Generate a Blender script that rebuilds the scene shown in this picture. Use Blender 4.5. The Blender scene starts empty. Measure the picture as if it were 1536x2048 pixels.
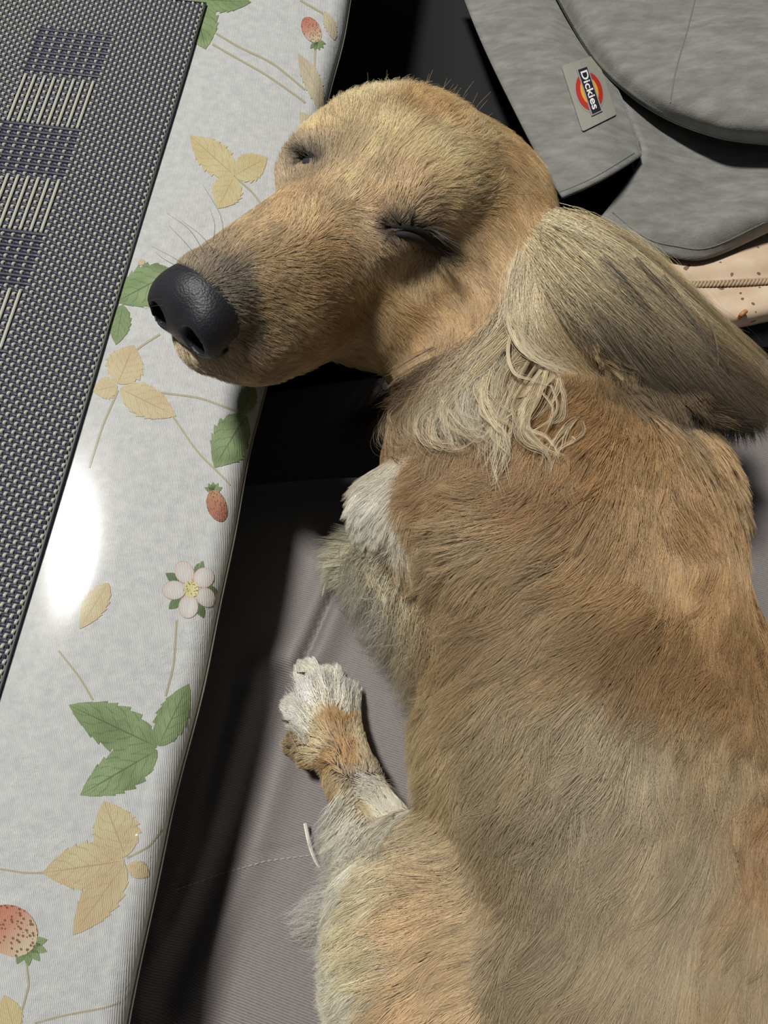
import bpy, bmesh, math, random
import numpy as np
from mathutils import Vector, Matrix
from mathutils.bvhtree import BVHTree

# ------------------------------------------------------------------ camera, light, exposure
sc = bpy.context.scene
TILT = math.radians(19.0); FPX = 1539.0; HC = 0.30          # table top is z = 0
CAMP = np.array([0, 0, HC]); FWD = np.array([0, math.sin(TILT), -math.cos(TILT)])
RGT = np.array([1.0, 0, 0]); UPV = np.array([0, math.cos(TILT), math.sin(TILT)])
cd = bpy.data.cameras.new('camera'); cam = bpy.data.objects.new('camera', cd)
sc.collection.objects.link(cam); sc.camera = cam
cam.location = (0, 0, HC); cam.rotation_euler = (TILT, 0, 0)
cd.sensor_fit = 'VERTICAL'; cd.sensor_height = 24.0; cd.lens = 24.0 * FPX / 2048.0
cd.clip_start = 0.01

wd = bpy.data.worlds.new('room_light'); sc.world = wd; wd.use_nodes = True
wd.node_tree.nodes['Background'].inputs[0].default_value = (0.75, 0.85, 1.0, 1)
wd.node_tree.nodes['Background'].inputs[1].default_value = 0.045

ld = bpy.data.lights.new('ceiling_lamp', 'AREA'); ld.shape = 'ELLIPSE'; ld.size = 0.22; ld.size_y = 0.44; ld.energy = 49
ld.color = (1.0, 0.97, 0.92)
lamp = bpy.data.objects.new('ceiling_lamp', ld); sc.collection.objects.link(lamp)
lamp.location = (-0.60, 0.62, 2.0)
lamp.rotation_euler = Vector((0.60, -0.56, -2.0)).to_track_quat('-Z', 'Y').to_euler()

sc.view_settings.view_transform = 'Standard'; sc.view_settings.look = 'None'
sc.view_settings.gamma = 1.0; sc.view_settings.use_curve_mapping = False
sc.view_settings.exposure = 0.0
sc.cycles.max_bounces = 5; sc.cycles.diffuse_bounces = 3; sc.cycles.adaptive_threshold = 0.03

# ------------------------------------------------------------------ helpers
def P(px, py, z):
    """world point on the horizontal plane z seen at a photo pixel"""
    d = FWD + (px - 768) / FPX * RGT + (1024 - py) / FPX * UPV
    return CAMP + d * ((z - HC) / d[2])
def proj(p):
    d = np.asarray(p) - CAMP; w = d @ FWD
    return np.stack([768 + FPX * (d @ RGT) / w, 1024 - FPX * (d @ UPV) / w], -1)
def nrm(v):
    v = np.asarray(v, float); return v / np.maximum(np.linalg.norm(v, axis=-1, keepdims=True), 1e-12)
def lin(c):
    c = np.asarray(c, float); return np.where(c <= .04045, c / 12.92, ((c + .055) / 1.055) ** 2.4)
def rgb(r, g, b): return tuple(lin(np.array([r, g, b]) / 255.0)) + (1.0,)

def link(o, parent=None):
    sc.collection.objects.link(o)
    if parent is not None: o.parent = parent
    return o
def tag(o, label=None, cat=None, group=None, kind=None):
    if label: o['label'] = label
    if cat: o['category'] = cat
    if group: o['group'] = group
    if kind: o['kind'] = kind
    return o
def mesh_obj(name, verts, faces, mat=None, parent=None, smooth=True):
    me = bpy.data.meshes.new(name)
    me.from_pydata([tuple(map(float, v)) for v in verts], [], [tuple(map(int, f)) for f in faces]); me.update()
    if smooth: me.polygons.foreach_set('use_smooth', [True] * len(me.polygons))
    if mat: me.materials.append(mat)
    return link(bpy.data.objects.new(name, me), parent)
def empty(name, loc=(0, 0, 0)):
    o = bpy.data.objects.new(name, None); o.location = loc; o.empty_display_size = .02
    return link(o)

class Mat:
    """small node-graph helper"""
    def __init__(s, name):
        s.m = bpy.data.materials.new(name); s.m.use_nodes = True; s.t = s.m.node_tree
        s.b = s.t.nodes['Principled BSDF']; s.out = s.t.nodes['Material Output']
    def n(s, ty, **kw):
        nd = s.t.nodes.new(ty)
        for k, v in kw.items():
            if k.startswith('i_'):
                key = k[2:]; nd.inputs[int(key) if key.isdigit() else key.replace('_', ' ')].default_value = v
            else: setattr(nd, k, v)
        return nd
    def l(s, a, b): s.t.links.new(a, b)
    def ramp(s, fac, stops):
        r = s.n('ShaderNodeValToRGB'); e = r.color_ramp.elements
        while len(e) < len(stops): e.new(0.5)
        for el, (p, c) in zip(e, stops): el.position = p; el.color = c
        s.l(fac, r.inputs[0]); return r.outputs[0]
    def math(s, op, a, b=None):
        nd = s.n('ShaderNodeMath', operation=op)
        for i, v in enumerate((a, b)):
            if v is None: continue
            if isinstance(v, (int, float)): nd.inputs[i].default_value = v
            else: s.l(v, nd.inputs[i])
        return nd.outputs[0]
    def bump(s, h, strength=.3, dist=.001):
        b = s.n('ShaderNodeBump', i_Strength=strength, i_Distance=dist); s.l(h, b.inputs['Height'])
        s.l(b.outputs[0], s.b.inputs['Normal'])
    def set(s, **kw):
        for k, v in kw.items(): s.b.inputs[k.replace('_', ' ')].default_value = v
        return s

def flat(name, col, rough=.7, **kw):
    m = Mat(name); m.set(Base_Color=col, Roughness=rough, **kw); return m.m

# ------------------------------------------------------------------ dog: signed distance body
class Field:
    def __init__(s, lo, hi, h):
        s.lo = np.array(lo); s.h = h; s.n = np.ceil((np.array(hi) - s.lo) / h).astype(int) + 1
        s.g = np.full(tuple(s.n), 0.05, np.float32)
    def _box(s, lo, hi):
        a = np.clip(((lo - s.lo) / s.h).astype(int) - 1, 0, s.n - 1); b = np.clip(((hi - s.lo) / s.h).astype(int) + 2, 1, s.n)
        ax = [s.lo[i] + s.h * np.arange(a[i], b[i]) for i in range(3)]
        X = np.stack(np.meshgrid(*ax, indexing='ij'), -1)
        return tuple(slice(a[i], b[i]) for i in range(3)), X
    def _put(s, sl, d, k, mode):
        g = s.g[sl]
        if mode == 'add':
            hh = np.clip(.5 + .5 * (g - d) / k, 0, 1); s.g[sl] = g * (1 - hh) + d * hh - k * hh * (1 - hh)
        else:
            hh = np.clip(.5 - .5 * (g + d) / k, 0, 1); s.g[sl] = g * (1 - hh) - d * hh + k * hh * (1 - hh)
    def ell(s, c, R, r, k=.01, mode='add'):
        """ellipsoid, R columns are its axes"""
        c = np.asarray(c, float); r = np.asarray(r, float); m = r.max() + .03 + k
        sl, X = s._box(c - m, c + m); q = (X - c) @ np.asarray(R, float)
        k0 = np.linalg.norm(q / r, axis=-1); k1 = np.linalg.norm(q / r ** 2, axis=-1)
        s._put(sl, (k0 * (k0 - 1) / np.maximum(k1, 1e-9)).astype(np.float32), k, mode)
    def cone(s, a, b, ra, rb, k=.01, squash=None, mode='add'):
        """tapered capsule; squash=(axis, factor) flattens it along a direction"""
        a = np.asarray(a, float); b = np.asarray(b, float); m = max(ra, rb) + .03 + k
        sl, X = s._box(np.minimum(a, b) - m, np.maximum(a, b) + m)
        ab = b - a; t = np.clip(((X - a) @ ab) / (ab @ ab), 0, 1); q = X - a - t[..., None] * ab
        if squash is not None:
            ax = nrm(squash[0]); q = q + ((q @ ax) * (1 / squash[1] - 1))[..., None] * ax
        s._put(sl, (np.linalg.norm(q, axis=-1) - (ra + (rb - ra) * t)).astype(np.float32), k, mode)
    def mesh(s):
        """naive surface nets"""
        g = s.g; ins = g < 0
        c = np.zeros(tuple(np.array(g.shape) - 1), np.int8)
        for dx in (0, 1):
            for dy in (0, 1):
                for dz in (0, 1):
                    c += ins[dx:g.shape[0] - 1 + dx, dy:g.shape[1] - 1 + dy, dz:g.shape[2] - 1 + dz]
        act = (c > 0) & (c < 8); idx = -np.ones(act.shape, np.int64); cells = np.argwhere(act); idx[act] = np.arange(len(cells))
        acc = np.zeros((len(cells), 3)); cnt = np.zeros(len(cells))
        cor = [np.array(v) for v in ((0,0,0),(1,0,0),(0,1,0),(1,1,0),(0,0,1),(1,0,1),(0,1,1),(1,1,1))]
        for i in range(8):
            for j in range(i + 1, 8):
                if np.abs(cor[i] - cor[j]).sum() != 1: continue
                A = cells + cor[i]; B = cells + cor[j]
                ga = g[A[:, 0], A[:, 1], A[:, 2]]; gb = g[B[:, 0], B[:, 1], B[:, 2]]
                x = (ga < 0) != (gb < 0); t = np.where(x, ga / np.where(x, ga - gb, 1), 0)
                acc[x] += (cor[i] + t[:, None] * (cor[j] - cor[i]))[x]; cnt[x] += 1
        V = s.lo + s.h * (cells + acc / cnt[:, None]); F = []
        for ax in range(3):
            b_, c_ = (ax + 1) % 3, (ax + 2) % 3
            s0 = [slice(None)] * 3; s1 = [slice(None)] * 3; s0[ax] = slice(0, -1); s1[ax] = slice(1, None)
            x = ins[tuple(s0)] != ins[tuple(s1)]; E = np.argwhere(x)
            ok = (E[:, b_] > 0) & (E[:, c_] > 0) & (E[:, b_] < act.shape[b_]) & (E[:, c_] < act.shape[c_]); E = E[ok]
            fl = ins[E[:, 0], E[:, 1], E[:, 2]]
            def at(db, dc):
                Q = E.copy(); Q[:, b_] -= db; Q[:, c_] -= dc; return idx[Q[:, 0], Q[:, 1], Q[:, 2]]
            q = np.stack([at(1, 1), at(0, 1), at(0, 0), at(1, 0)], 1)
            q[~fl] = q[~fl][:, ::-1]; F.append(q)
        return V, np.concatenate(F)

# ------------------------------------------------------------------ setting
m = Mat('dark_floor'); tc = m.n('ShaderNodeTexCoord'); nz = m.n('ShaderNodeTexNoise', i_Scale=30.0)
m.l(tc.outputs['Object'], nz.inputs['Vector']); m.l(m.ramp(nz.outputs[0], [(.3, (.006, .006, .007, 1)), (.7, (.012, .011, .011, 1))]), m.b.inputs['Base Color'])
m.set(Roughness=.8)
fl = mesh_obj('floor', [(-1.6, -1.2, -.42), (1.6, -1.2, -.42), (1.6, 1.8, -.42), (-1.6, 1.8, -.42), (-1.6, -1.2, -.46), (1.6, -1.2, -.46), (1.6, 1.8, -.46), (-1.6, 1.8, -.46)],
              [(0, 1, 2, 3), (7, 6, 5, 4), (0, 4, 5, 1), (1, 5, 6, 2), (2, 6, 7, 3), (3, 7, 4, 0)], m.m, smooth=False)
tag(fl, kind='structure')

# ------------------------------------------------------------------ table frame: s runs along the edge (towards the viewer), d outwards
E0 = P(690, 0, 0)[:2]; E1_ = P(240, 2048, 0)[:2]; ES = nrm(E1_ - E0); EN = np.array([-ES[1], ES[0]])
if EN[0] < 0: EN = -EN
RC = .009; PUFF = .0045; PUFD = -.083; PZ = PUFF * ((.074 / .05) ** 2)                                               # rounding of the table edge
def to_sd(xy):
    q = np.asarray(xy) - E0; return q @ ES, q @ EN
def cloth(s, d, off=0.0):
    """cloth surface: slightly puffed to d=-RC, then round the edge and tucked under"""
    s = np.asarray(s, float); d = np.asarray(d, float)
    arc = RC * math.pi / 2; u = d + RC
    th = np.clip(u / RC, 0, math.pi); hang = np.maximum(u - RC * math.pi, 0)
    D = np.where(u <= 0, d, -RC + RC * np.sin(th) - hang)
    puff = PZ - PUFF * np.where(d > PUFD, ((d - PUFD) / .050) ** 2, 0)
    Z = np.where(u <= 0, puff, -RC + RC * np.cos(th))
    wob = .0006 * np.sin(s * 38 + 1.0) * np.clip((d + .02) / .02, 0, 1.5) + .0004 * np.sin(s * 90) * np.clip((d + .01) / .02, 0, 2)
    D = D + wob
    Z = Z + .00025 * np.sin(s * 30 + d * 60) * np.clip(-d * 40, 0, 1)
    nd = np.where(u <= 0, 0, np.sin(th)); nz_ = np.where(u <= 0, 1, np.cos(th))
    D = D + nd * off; Z = Z + nz_ * off
    xy = E0 + s[..., None] * ES + D[..., None] * EN
    return np.concatenate([xy, Z[..., None]], -1)
def sd_box(name, s0, s1, d0, d1, z0, z1, mat, parent):
    c = [(s, d) for s, d in ((s0, d0), (s1, d0), (s1, d1), (s0, d1))]
    v = [tuple(E0 + s * ES + d * EN) + (z,) for z in (z0, z1) for s, d in c]
    return mesh_obj(name, v, [(0, 1, 2, 3), (7, 6, 5, 4), (0, 4, 5, 1), (1, 5, 6, 2), (2, 6, 7, 3), (3, 7, 4, 0)], mat, parent, False)
def wood(name, a, b):
    m = Mat(name); tc = m.n('ShaderNodeTexCoord'); mp = m.n('ShaderNodeMapping'); mp.inputs['Scale'].default_value = (3, 40, 40)
    nz = m.n('ShaderNodeTexNoise', i_Scale=4.0); m.l(tc.outputs['Object'], mp.inputs[0]); m.l(mp.outputs[0], nz.inputs['Vector'])
    m.l(m.ramp(nz.outputs[0], [(.3, a), (.7, b)]), m.b.inputs['Base Color']); m.set(Roughness=.5); return m.m
WOOD = wood('dark_wood', (.03, .018, .01, 1), (.06, .035, .02, 1))
t = empty('table', tuple(E0) + (-.42,))
t['label'] = 'dark wooden table hidden under the strawberry print cloth'; t['category'] = 'table'
bpy.context.view_layer.update()
def keep(o, par):
    o.parent = par; o.matrix_parent_inverse = Matrix.Translation(-Vector(par.location))
for nm, bx in (('tabletop', (-.25, .95, -.75, -.010, -.0145, -.0035)), ('leg', (-.2, -.14, -.72, -.66, -.42, -.0145)), ('leg', (.84, .9, -.72, -.66, -.42, -.0145)),
               ('leg', (-.2, -.14, -.14, -.08, -.42, -.0145)), ('leg', (.84, .9, -.14, -.08, -.42, -.0145))):
    keep(sd_box(nm, *bx, WOOD, None), t)

# vinyl-coated cloth
def cloth_mat(name, setup=None):
    m = Mat(name); tc = m.n('ShaderNodeTexCoord'); geo = m.n('ShaderNodeNewGeometry')
    w = m.n('ShaderNodeTexWave', i_Scale=520.0, i_Distortion=1.5, i_Detail=2.0); w.bands_direction = 'X'
    m.l(geo.outputs['Position'], w.inputs['Vector'])
    v = m.n('ShaderNodeTexNoise', i_Scale=260.0, i_Detail=4.0, i_Roughness=.7); m.l(geo.outputs['Position'], v.inputs['Vector'])
    v2 = m.n('ShaderNodeTexNoise', i_Scale=36.0, i_Detail=2.0); m.l(geo.outputs['Position'], v2.inputs['Vector'])
    pat = m.math('MULTIPLY', m.math('GREATER_THAN', v2.outputs[0], .54), v.outputs[0])
    h = m.math('ADD', m.math('MULTIPLY', w.outputs['Fac'], .35), m.math('MULTIPLY', pat, 1.5))
    m.bump(h, .55, .0006)
    m.set(Roughness=.55, Coat_Weight=.5, Coat_Roughness=.14, Coat_IOR=1.45)
    m.w, m.v, m.geo = w, v, geo
    return m
m = cloth_mat('white_jacquard_cloth')
m.l(m.ramp(m.v.outputs[0], [(.3, rgb(186, 188, 188)), (.75, rgb(210, 211, 209))]), m.b.inputs['Base Color'])
CLOTH = m.m
S = np.linspace(-.22, .92, 240); D = np.concatenate([np.linspace(-.76, -.12, 20), np.linspace(-.116, -.0095, 34), np.linspace(-.009, .020, 22), np.linspace(.024, .06, 6)])
G = cloth(*np.meshgrid(S, D, indexing='ij')); ns, ndd = G.shape[:2]
idx = np.arange(ns * ndd).reshape(ns, ndd)
Fq = np.stack([idx[:-1, :-1], idx[1:, :-1], idx[1:, 1:], idx[:-1, 1:]], -1).reshape(-1, 4)
tcl = mesh_obj('tablecloth', G.reshape(-1, 3), Fq, CLOTH)
md = tcl.modifiers.new('thickness', 'SOLIDIFY'); md.thickness = .0012; md.offset = -1
tag(tcl, 'white vinyl-coated tablecloth printed with strawberries, leaves and flowers', 'tablecloth')

# printed motifs, following the cloth
def px_sd(px, py):
    s, d = to_sd(P(px, py, 0)[:2])
    for _ in range(3): s, d = to_sd(P(px, py, PZ - PUFF * max((min(d, -RC) - PUFD) / .05, 0) ** 2)[:2])
    return s, d
def print_mesh(name, sd, faces, mat, uv, off=.00022):
    sd = np.asarray(sd); o = mesh_obj(name, cloth(sd[:, 0], sd[:, 1], off), faces, mat, tcl)
    u = o.data.uv_layers.new(name='uv'); li = np.empty(len(o.data.loops), np.int32); o.data.loops.foreach_get('vertex_index', li)
    u.data.foreach_set('uv', np.asarray(uv, np.float32)[li].ravel()); return o
def leaf_mat(name, c_edge, c_mid, c_vein):
    m = cloth_mat(name); uv = m.n('ShaderNodeUVMap'); sx = m.n('ShaderNodeSeparateXYZ'); m.l(uv.outputs[0], sx.inputs[0])
    av = m.math('ABSOLUTE', sx.outputs[1])
    ph = m.math('FRACT', m.math('MULTIPLY', m.math('SUBTRACT', sx.outputs[0], m.math('MULTIPLY', av, .28)), 6.0))
    side = m.math('LESS_THAN', m.math('ABSOLUTE', m.math('SUBTRACT', ph, .5)), .07)
    mid = m.math('LESS_THAN', av, .035)
    vein = m.math('MAXIMUM', m.math('MULTIPLY', side, .55), mid)
    nz = m.n('ShaderNodeTexNoise', i_Scale=90.0, i_Detail=3.0); m.l(m.geo.outputs['Position'], nz.inputs['Vector'])
    mx = m.n('ShaderNodeMix', data_type='RGBA'); m.l(nz.outputs[0], mx.inputs[0])
    base = m.ramp(nz.outputs[0], [(.32, c_edge), (.68, c_mid)])
    mx2 = m.n('ShaderNodeMix', data_type='RGBA'); m.l(m.math('MULTIPLY', vein, .7), mx2.inputs[0]); m.l(base, mx2.inputs[6]); mx2.inputs[7].default_value = c_vein
    m.l(mx2.outputs[2], m.b.inputs['Base Color']); return m.m
LEAF_G = leaf_mat('print_green', rgb(112, 132, 86), rgb(142, 162, 116), rgb(72, 94, 62))
LEAF_Y = leaf_mat('print_yellow', rgb(196, 180, 132), rgb(206, 194, 152), rgb(172, 152, 108))
LEAF_O = leaf_mat('print_orange', rgb(196, 174, 138), rgb(202, 192, 152), rgb(174, 150, 114))
LEAF_B = leaf_mat('print_beige', rgb(188, 176, 148), rgb(196, 186, 160), rgb(164, 148, 116))
LEAF_S = leaf_mat('print_sepal', rgb(82, 106, 66), rgb(112, 136, 88), rgb(60, 82, 50))
def leaflet(base, tip, width, mat, seed=0):
    rr = random.Random(seed); b = np.array(base, float); tp = np.array(tip, float); ax = tp - b; L = np.linalg.norm(ax); ax /= L; pr = np.array([-ax[1], ax[0]])
    n = 36; sd = []; uv = []; faces = []; rows = 9
    for i in range(n + 1):
        u = i / n; w = width * .5 * (math.sin(math.pi * u ** .78)) ** .8 * (1 + .12 * math.sin(u * 3))
        tooth = ((u * 7.5) % 1.0); w *= 1 - .20 * tooth * (u > .12); w = max(w, .4)
        for j in range(rows):
            v = -1 + 2 * j / (rows - 1); q = b + ax * L * (u + .035 * abs(v) * (tooth - .5)) + pr * w * v
            sd.append(px_sd(*q)); uv.append((u, v))
    for i in range(n):
        for j in range(rows - 1):
            a = i * rows + j; faces.append((a, a + 1, a + rows + 1, a + rows))
    return print_mesh('printed_leaf', sd, faces, mat, uv)
STEM = cloth_mat('print_stem'); STEM.set(Base_Color=rgb(176, 168, 142)); STEM = STEM.m
def stem(pts, w=4.0):
    pts = np.array(pts, float); t_ = np.linspace(0, len(pts) - 1, 24)
    # smooth interpolation
    c = np.stack([np.interp(t_, np.arange(len(pts)), pts[:, k]) for k in (0, 1)], 1)
    for _ in range(6): c[1:-1] = (c[:-2] + 2 * c[1:-1] + c[2:]) / 4
    tn = nrm(np.gradient(c, axis=0)); pr = np.stack([-tn[:, 1], tn[:, 0]], 1)
    sd = [px_sd(*(c[i] + s * pr[i] * w / 2)) for i in range(24) for s in (-1, 1)]
    print_mesh('printed_stem', sd, [(2 * i, 2 * i + 1, 2 * i + 3, 2 * i + 2) for i in range(23)], STEM, [(0, 0)] * 48, .00016)
def disc(name, c, rx, ry, ang, mat, off=.0003, n=20, shape=None):
    sd = [px_sd(*c)]; uv = [(0, 0)]; ca, sa = math.cos(ang), math.sin(ang)
    for k in range(1, 5):
        for i in range(n):
            a = 2 * math.pi * i / n; f = (shape(a) if shape else 1.0) * k / 4; x, y = rx * math.cos(a) * f, ry * math.sin(a) * f
            sd.append(px_sd(c[0] + x * ca - y * sa, c[1] + x * sa + y * ca)); uv.append((math.cos(a) * k / 4, math.sin(a) * k / 4))
    fc = [(0, 1 + i, 1 + (i + 1) % n) for i in range(n)]
    for k in range(3):
        fc += [(1 + k * n + i, 1 + (k + 1) * n + i, 1 + (k + 1) * n + (i + 1) % n, 1 + k * n + (i + 1) % n) for i in range(n)]
    return print_mesh(name, sd, fc, mat, uv, off)
def dots_mat(name, stops, dot, scale):
    m = cloth_mat(name); uv = m.n('ShaderNodeUVMap'); sx = m.n('ShaderNodeSeparateXYZ'); m.l(uv.outputs[0], sx.inputs[0])
    base = m.ramp(m.math('ADD', m.math('MULTIPLY', sx.outputs[0], .5), .5), stops)
    vo = m.n('ShaderNodeTexVoronoi', i_Scale=scale); m.l(uv.outputs[0], vo.inputs['Vector'])
    mx = m.n('ShaderNodeMix', data_type='RGBA'); m.l(m.math('MULTIPLY', m.math('LESS_THAN', vo.outputs['Distance'], .34), .85), mx.inputs[0]); m.l(base, mx.inputs[6]); mx.inputs[7].default_value = dot
    m.l(mx.outputs[2], m.b.inputs['Base Color']); return m.m
BERRY = dots_mat('print_berry', [(0.0, rgb(190, 118, 100)), (.45, rgb(192, 138, 114)), (.9, rgb(204, 188, 160))], rgb(112, 74, 56), 6.5)
BERRY2 = dots_mat('print_berry_red', [(0.0, rgb(180, 136, 100)), (.5, rgb(168, 108, 84)), (1, rgb(160, 100, 80))], rgb(88, 54, 42), 6.5)
m = cloth_mat('print_petal'); uv = m.n('ShaderNodeUVMap'); vl = m.n('ShaderNodeVectorMath', operation='LENGTH'); m.l(uv.outputs[0], vl.inputs[0])
m.l(m.ramp(vl.outputs['Value'], [(.5, rgb(208, 205, 200)), (.86, rgb(206, 194, 187)), (1.0, rgb(190, 166, 156))]), m.b.inputs['Base Color']); PETAL = m.m
YEL = dots_mat('print_yellow_centre', [(0, rgb(206, 196, 140)), (1, rgb(220, 210, 150))], rgb(80, 80, 50), 4.0)
def berry(c, rx, ry, ang, mat, cal):
    disc('printed_strawberry', c, rx, ry, ang, mat, shape=lambda a: 1 - .16 * abs(math.sin(a * .5 if mat is BERRY else (a + math.pi) * .5)) ** 3)
    for k in range(5): leaflet((cal[0], cal[1]), (cal[0] + cal[3] * math.cos(cal[2] + (k - 2) * .55), cal[1] + cal[3] * math.sin(cal[2] + (k - 2) * .55)), cal[3] * .5, LEAF_G, k)
for b, tp, w, mt in (
    ((468, 352), (380, 272), 64, LEAF_Y), ((470, 352), (535, 316), 58, LEAF_Y), ((468, 356), (436, 418), 62, LEAF_Y),
    ((388, 0), (411, 98), 76, LEAF_G), ((398, 0), (502, 4), 46, LEAF_G), ((655, 215), (596, 108), 40, LEAF_B), ((668, 70), (648, 22), 26, LEAF_B), ((632, 262), (600, 225), 30, LEAF_B),
    ((345, 545), (232, 605), 82, LEAF_G), ((246, 612), (232, 690), 44, LEAF_G),
    ((236, 766), (268, 690), 76, LEAF_O), ((234, 772), (186, 782), 44, LEAF_O), ((242, 778), (352, 832), 66, LEAF_O),
    ((494, 830), (430, 936), 84, LEAF_G), ((510, 770), (480, 830), 40, LEAF_G), ((216, 1168), (160, 1258), 48, LEAF_O),
    ((311, 1492), (138, 1410), 92, LEAF_G), ((318, 1490), (374, 1366), 62, LEAF_G), ((312, 1502), (160, 1590), 84, LEAF_G),
    ((252, 1712), (208, 1602), 96, LEAF_O), ((248, 1722), (84, 1746), 98, LEAF_O), ((250, 1730), (146, 1870), 76, LEAF_O), ((260, 1728), (300, 1756), 36, LEAF_O),
    ((30, 2060), (8, 1990), 50, LEAF_Y), ((290, 522), (276, 530), 12, LEAF_O)):
    leaflet(b, tp, w, mt)
for pts in (((430, 65), (480, 95), (545, 125), (610, 180)), ((425, 88), (530, 148), (612, 206)), ((470, 355), (505, 385), (535, 425)), ((320, 668), (270, 700), (240, 765)),
            ((236, 780), (205, 850), (178, 935)), ((300, 782), (400, 795), (492, 830)), ((345, 832), (395, 905), (462, 968)), ((118, 1302), (160, 1355), (186, 1400)),
            ((352, 1240), (346, 1330), (330, 1392)), ((0, 1738), (50, 1746), (88, 1746)), ((256, 1716), (300, 1694), (330, 1660)), ((52, 1922), (58, 1970), (44, 2020)),
            ((70, 2046), (130, 2030), (240, 2010)), ((630, 100), (628, 150), (640, 190)), ((600, 0), (650, 30), (672, 60))):
    stem(pts)
berry((621, 58), 30, 19, math.radians(62), BERRY, (632, 84, 1.2, 18))
berry((435, 1014), 34, 21, math.radians(75), BERRY2, (428, 984, -1.6, 20))
berry((18, 1858), 62, 52, math.radians(40), BERRY, (52, 1888, .9, 44))
fc = (381, 1178)
for a, rx in ((-112, 32), (-40, 30), (25, 28), (100, 32), (176, 32)):
    a = math.radians(a); disc('printed_petal', (fc[0] + 33 * math.cos(a), fc[1] + 36 * math.sin(a)), rx * .74, 19, a, PETAL, .0003)
for a in (-150, -65, 0, 65, 140):
    a = math.radians(a); leaflet((fc[0] + 27 * math.cos(a), fc[1] + 30 * math.sin(a)), (fc[0] + 57 * math.cos(a), fc[1] + 62 * math.sin(a)), 19, LEAF_S)
disc('printed_flower_centre', fc, 15, 17, 0, YEL, .0004)
# translucent bead along the cloth edge
sl = np.linspace(-.2, .9, 120); ring = []
for k in range(8):
    a = 2 * math.pi * k / 8; ring.append(cloth(sl, np.full_like(sl, .0062), .0004) + np.array([EN[0] * math.cos(a), EN[1] * math.cos(a), math.sin(a)]) * .0005)
R_ = np.stack(ring, 1).reshape(-1, 3)
mesh_obj('edge_bead', R_, [(i * 8 + k, i * 8 + (k + 1) % 8, (i + 1) * 8 + (k + 1) % 8, (i + 1) * 8 + k) for i in range(119) for k in range(8)], flat('pale_vinyl', rgb(160, 154, 138), .3), tcl)

# ------------------------------------------------------------------ woven placemat
PC = P(411, 14, PZ)[:2]                                   # its visible corner
pitch_w, pitch_f = .00245, .0019                          # white warp, navy weft spacing
NW, NF = 68, 215
def over(i, j):
    """is warp i above weft j"""
    bi = i - 17                                           # band of blocks, 17 threads in from the edge
    if 0 <= bi < 15 and j >= 15:
        if ((j - 15) // 16) % 2 == 0: return (bi % 2 == 1) and (j % 2 == 0)
        return (bi % 2 == 0) or (j % 2 == 0)
    return (i + j) % 2 == 0
OV = np.array([[over(i, j) for j in range(NF)] for i in range(NW)])
ZT = .0022
def sd_pt(i, j):
    return PC + ES * (j * pitch_f) - EN * (i * pitch_w + .0012)
def thread_mesh(name, paths, w, h, mat, parent):
    vs, fs = [], []
    for path, side in paths:
        n = len(path); b = len(vs)
        for k in range(n):
            for a, c in ((-1, .0), (-.6, .8), (.6, .8), (1, .0)):
                vs.append(path[k] + side * (a * w) + np.array([0, 0, c * h]))
        for k in range(n - 1):
            for q in range(3): fs.append((b + k * 4 + q, b + k * 4 + q + 1, b + k * 4 + 5 + q, b + k * 4 + 4 + q))
    me = bpy.data.meshes.new(name); me.from_pydata(np.array(vs).tolist(), [], fs); me.materials.append(mat)
    me.polygons.foreach_set('use_smooth', [True] * len(me.polygons)); o = link(bpy.data.objects.new(name, me), parent); o['kind'] = 'stuff'; return o
pm = empty('placemat', tuple(PC) + (PZ + .0004,))
tag(pm, 'navy and cream woven placemat with chequered band on the tablecloth', 'placemat')
EN3 = np.array([EN[0], EN[1], 0]); ES3 = np.array([ES[0], ES[1], 0]); PO = np.array([*PC, .0004])
warp, weft = [], []
for i in range(NW):
    pth = []
    for j in range(NF):
        c = np.array([*sd_pt(i, j), 0]) - PO; z = .00155 if OV[i, j] else .0002
        nxt = OV[i, j + 1] if j + 1 < NF else OV[i, j]
        pth.append(c + np.array([0, 0, z]))
        if nxt == OV[i, j]: pth.append(c + ES3 * pitch_f * .5 + np.array([0, 0, z * .97]))
        else: pth += [c + ES3 * pitch_f * .42 + np.array([0, 0, z]), c + ES3 * pitch_f * .5 + np.array([0, 0, .0008])]
    warp.append((np.array(pth), -EN3))
for j in range(NF):
    pth = []
    for i in range(NW):
        c = np.array([*sd_pt(i, j), 0]) - PO; z = .0003 if OV[i, j] else .0013
        nxt = OV[i + 1, j] if i + 1 < NW else OV[i, j]
        pth.append(c + np.array([0, 0, z]))
        if nxt != OV[i, j]: pth.append(c - EN3 * pitch_w * .5 + np.array([0, 0, .0008]))
    weft.append((np.array(pth), -ES3))
CREAM = flat('cream_vinyl_thread', rgb(196, 194, 178), .38); NAVY = flat('navy_vinyl_thread', rgb(50, 54, 70), .45)
thread_mesh('warp_threads', warp, .00064, .0008, CREAM, pm)
thread_mesh('weft_threads', weft, .00086, .0006, NAVY, pm)
def rel_box(name, s0, s1, d0, d1, z0, z1, mat, par):
    v = [PO * 0 + ES3 * s + EN3 * d + np.array([0, 0, z]) for z in (z0, z1) for s, d in ((s0, d0), (s1, d0), (s1, d1), (s0, d1))]
    return mesh_obj(name, v, [(0, 1, 2, 3), (7, 6, 5, 4), (0, 4, 5, 1), (1, 5, 6, 2), (2, 6, 7, 3), (3, 7, 4, 0)], mat, par, False)
rel_box('backing', -.001, NF * pitch_f, -NW * pitch_w, 0, -.0002, .0004, NAVY, pm)
EDGE = flat('charcoal_edge', rgb(52, 54, 64), .5)
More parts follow.
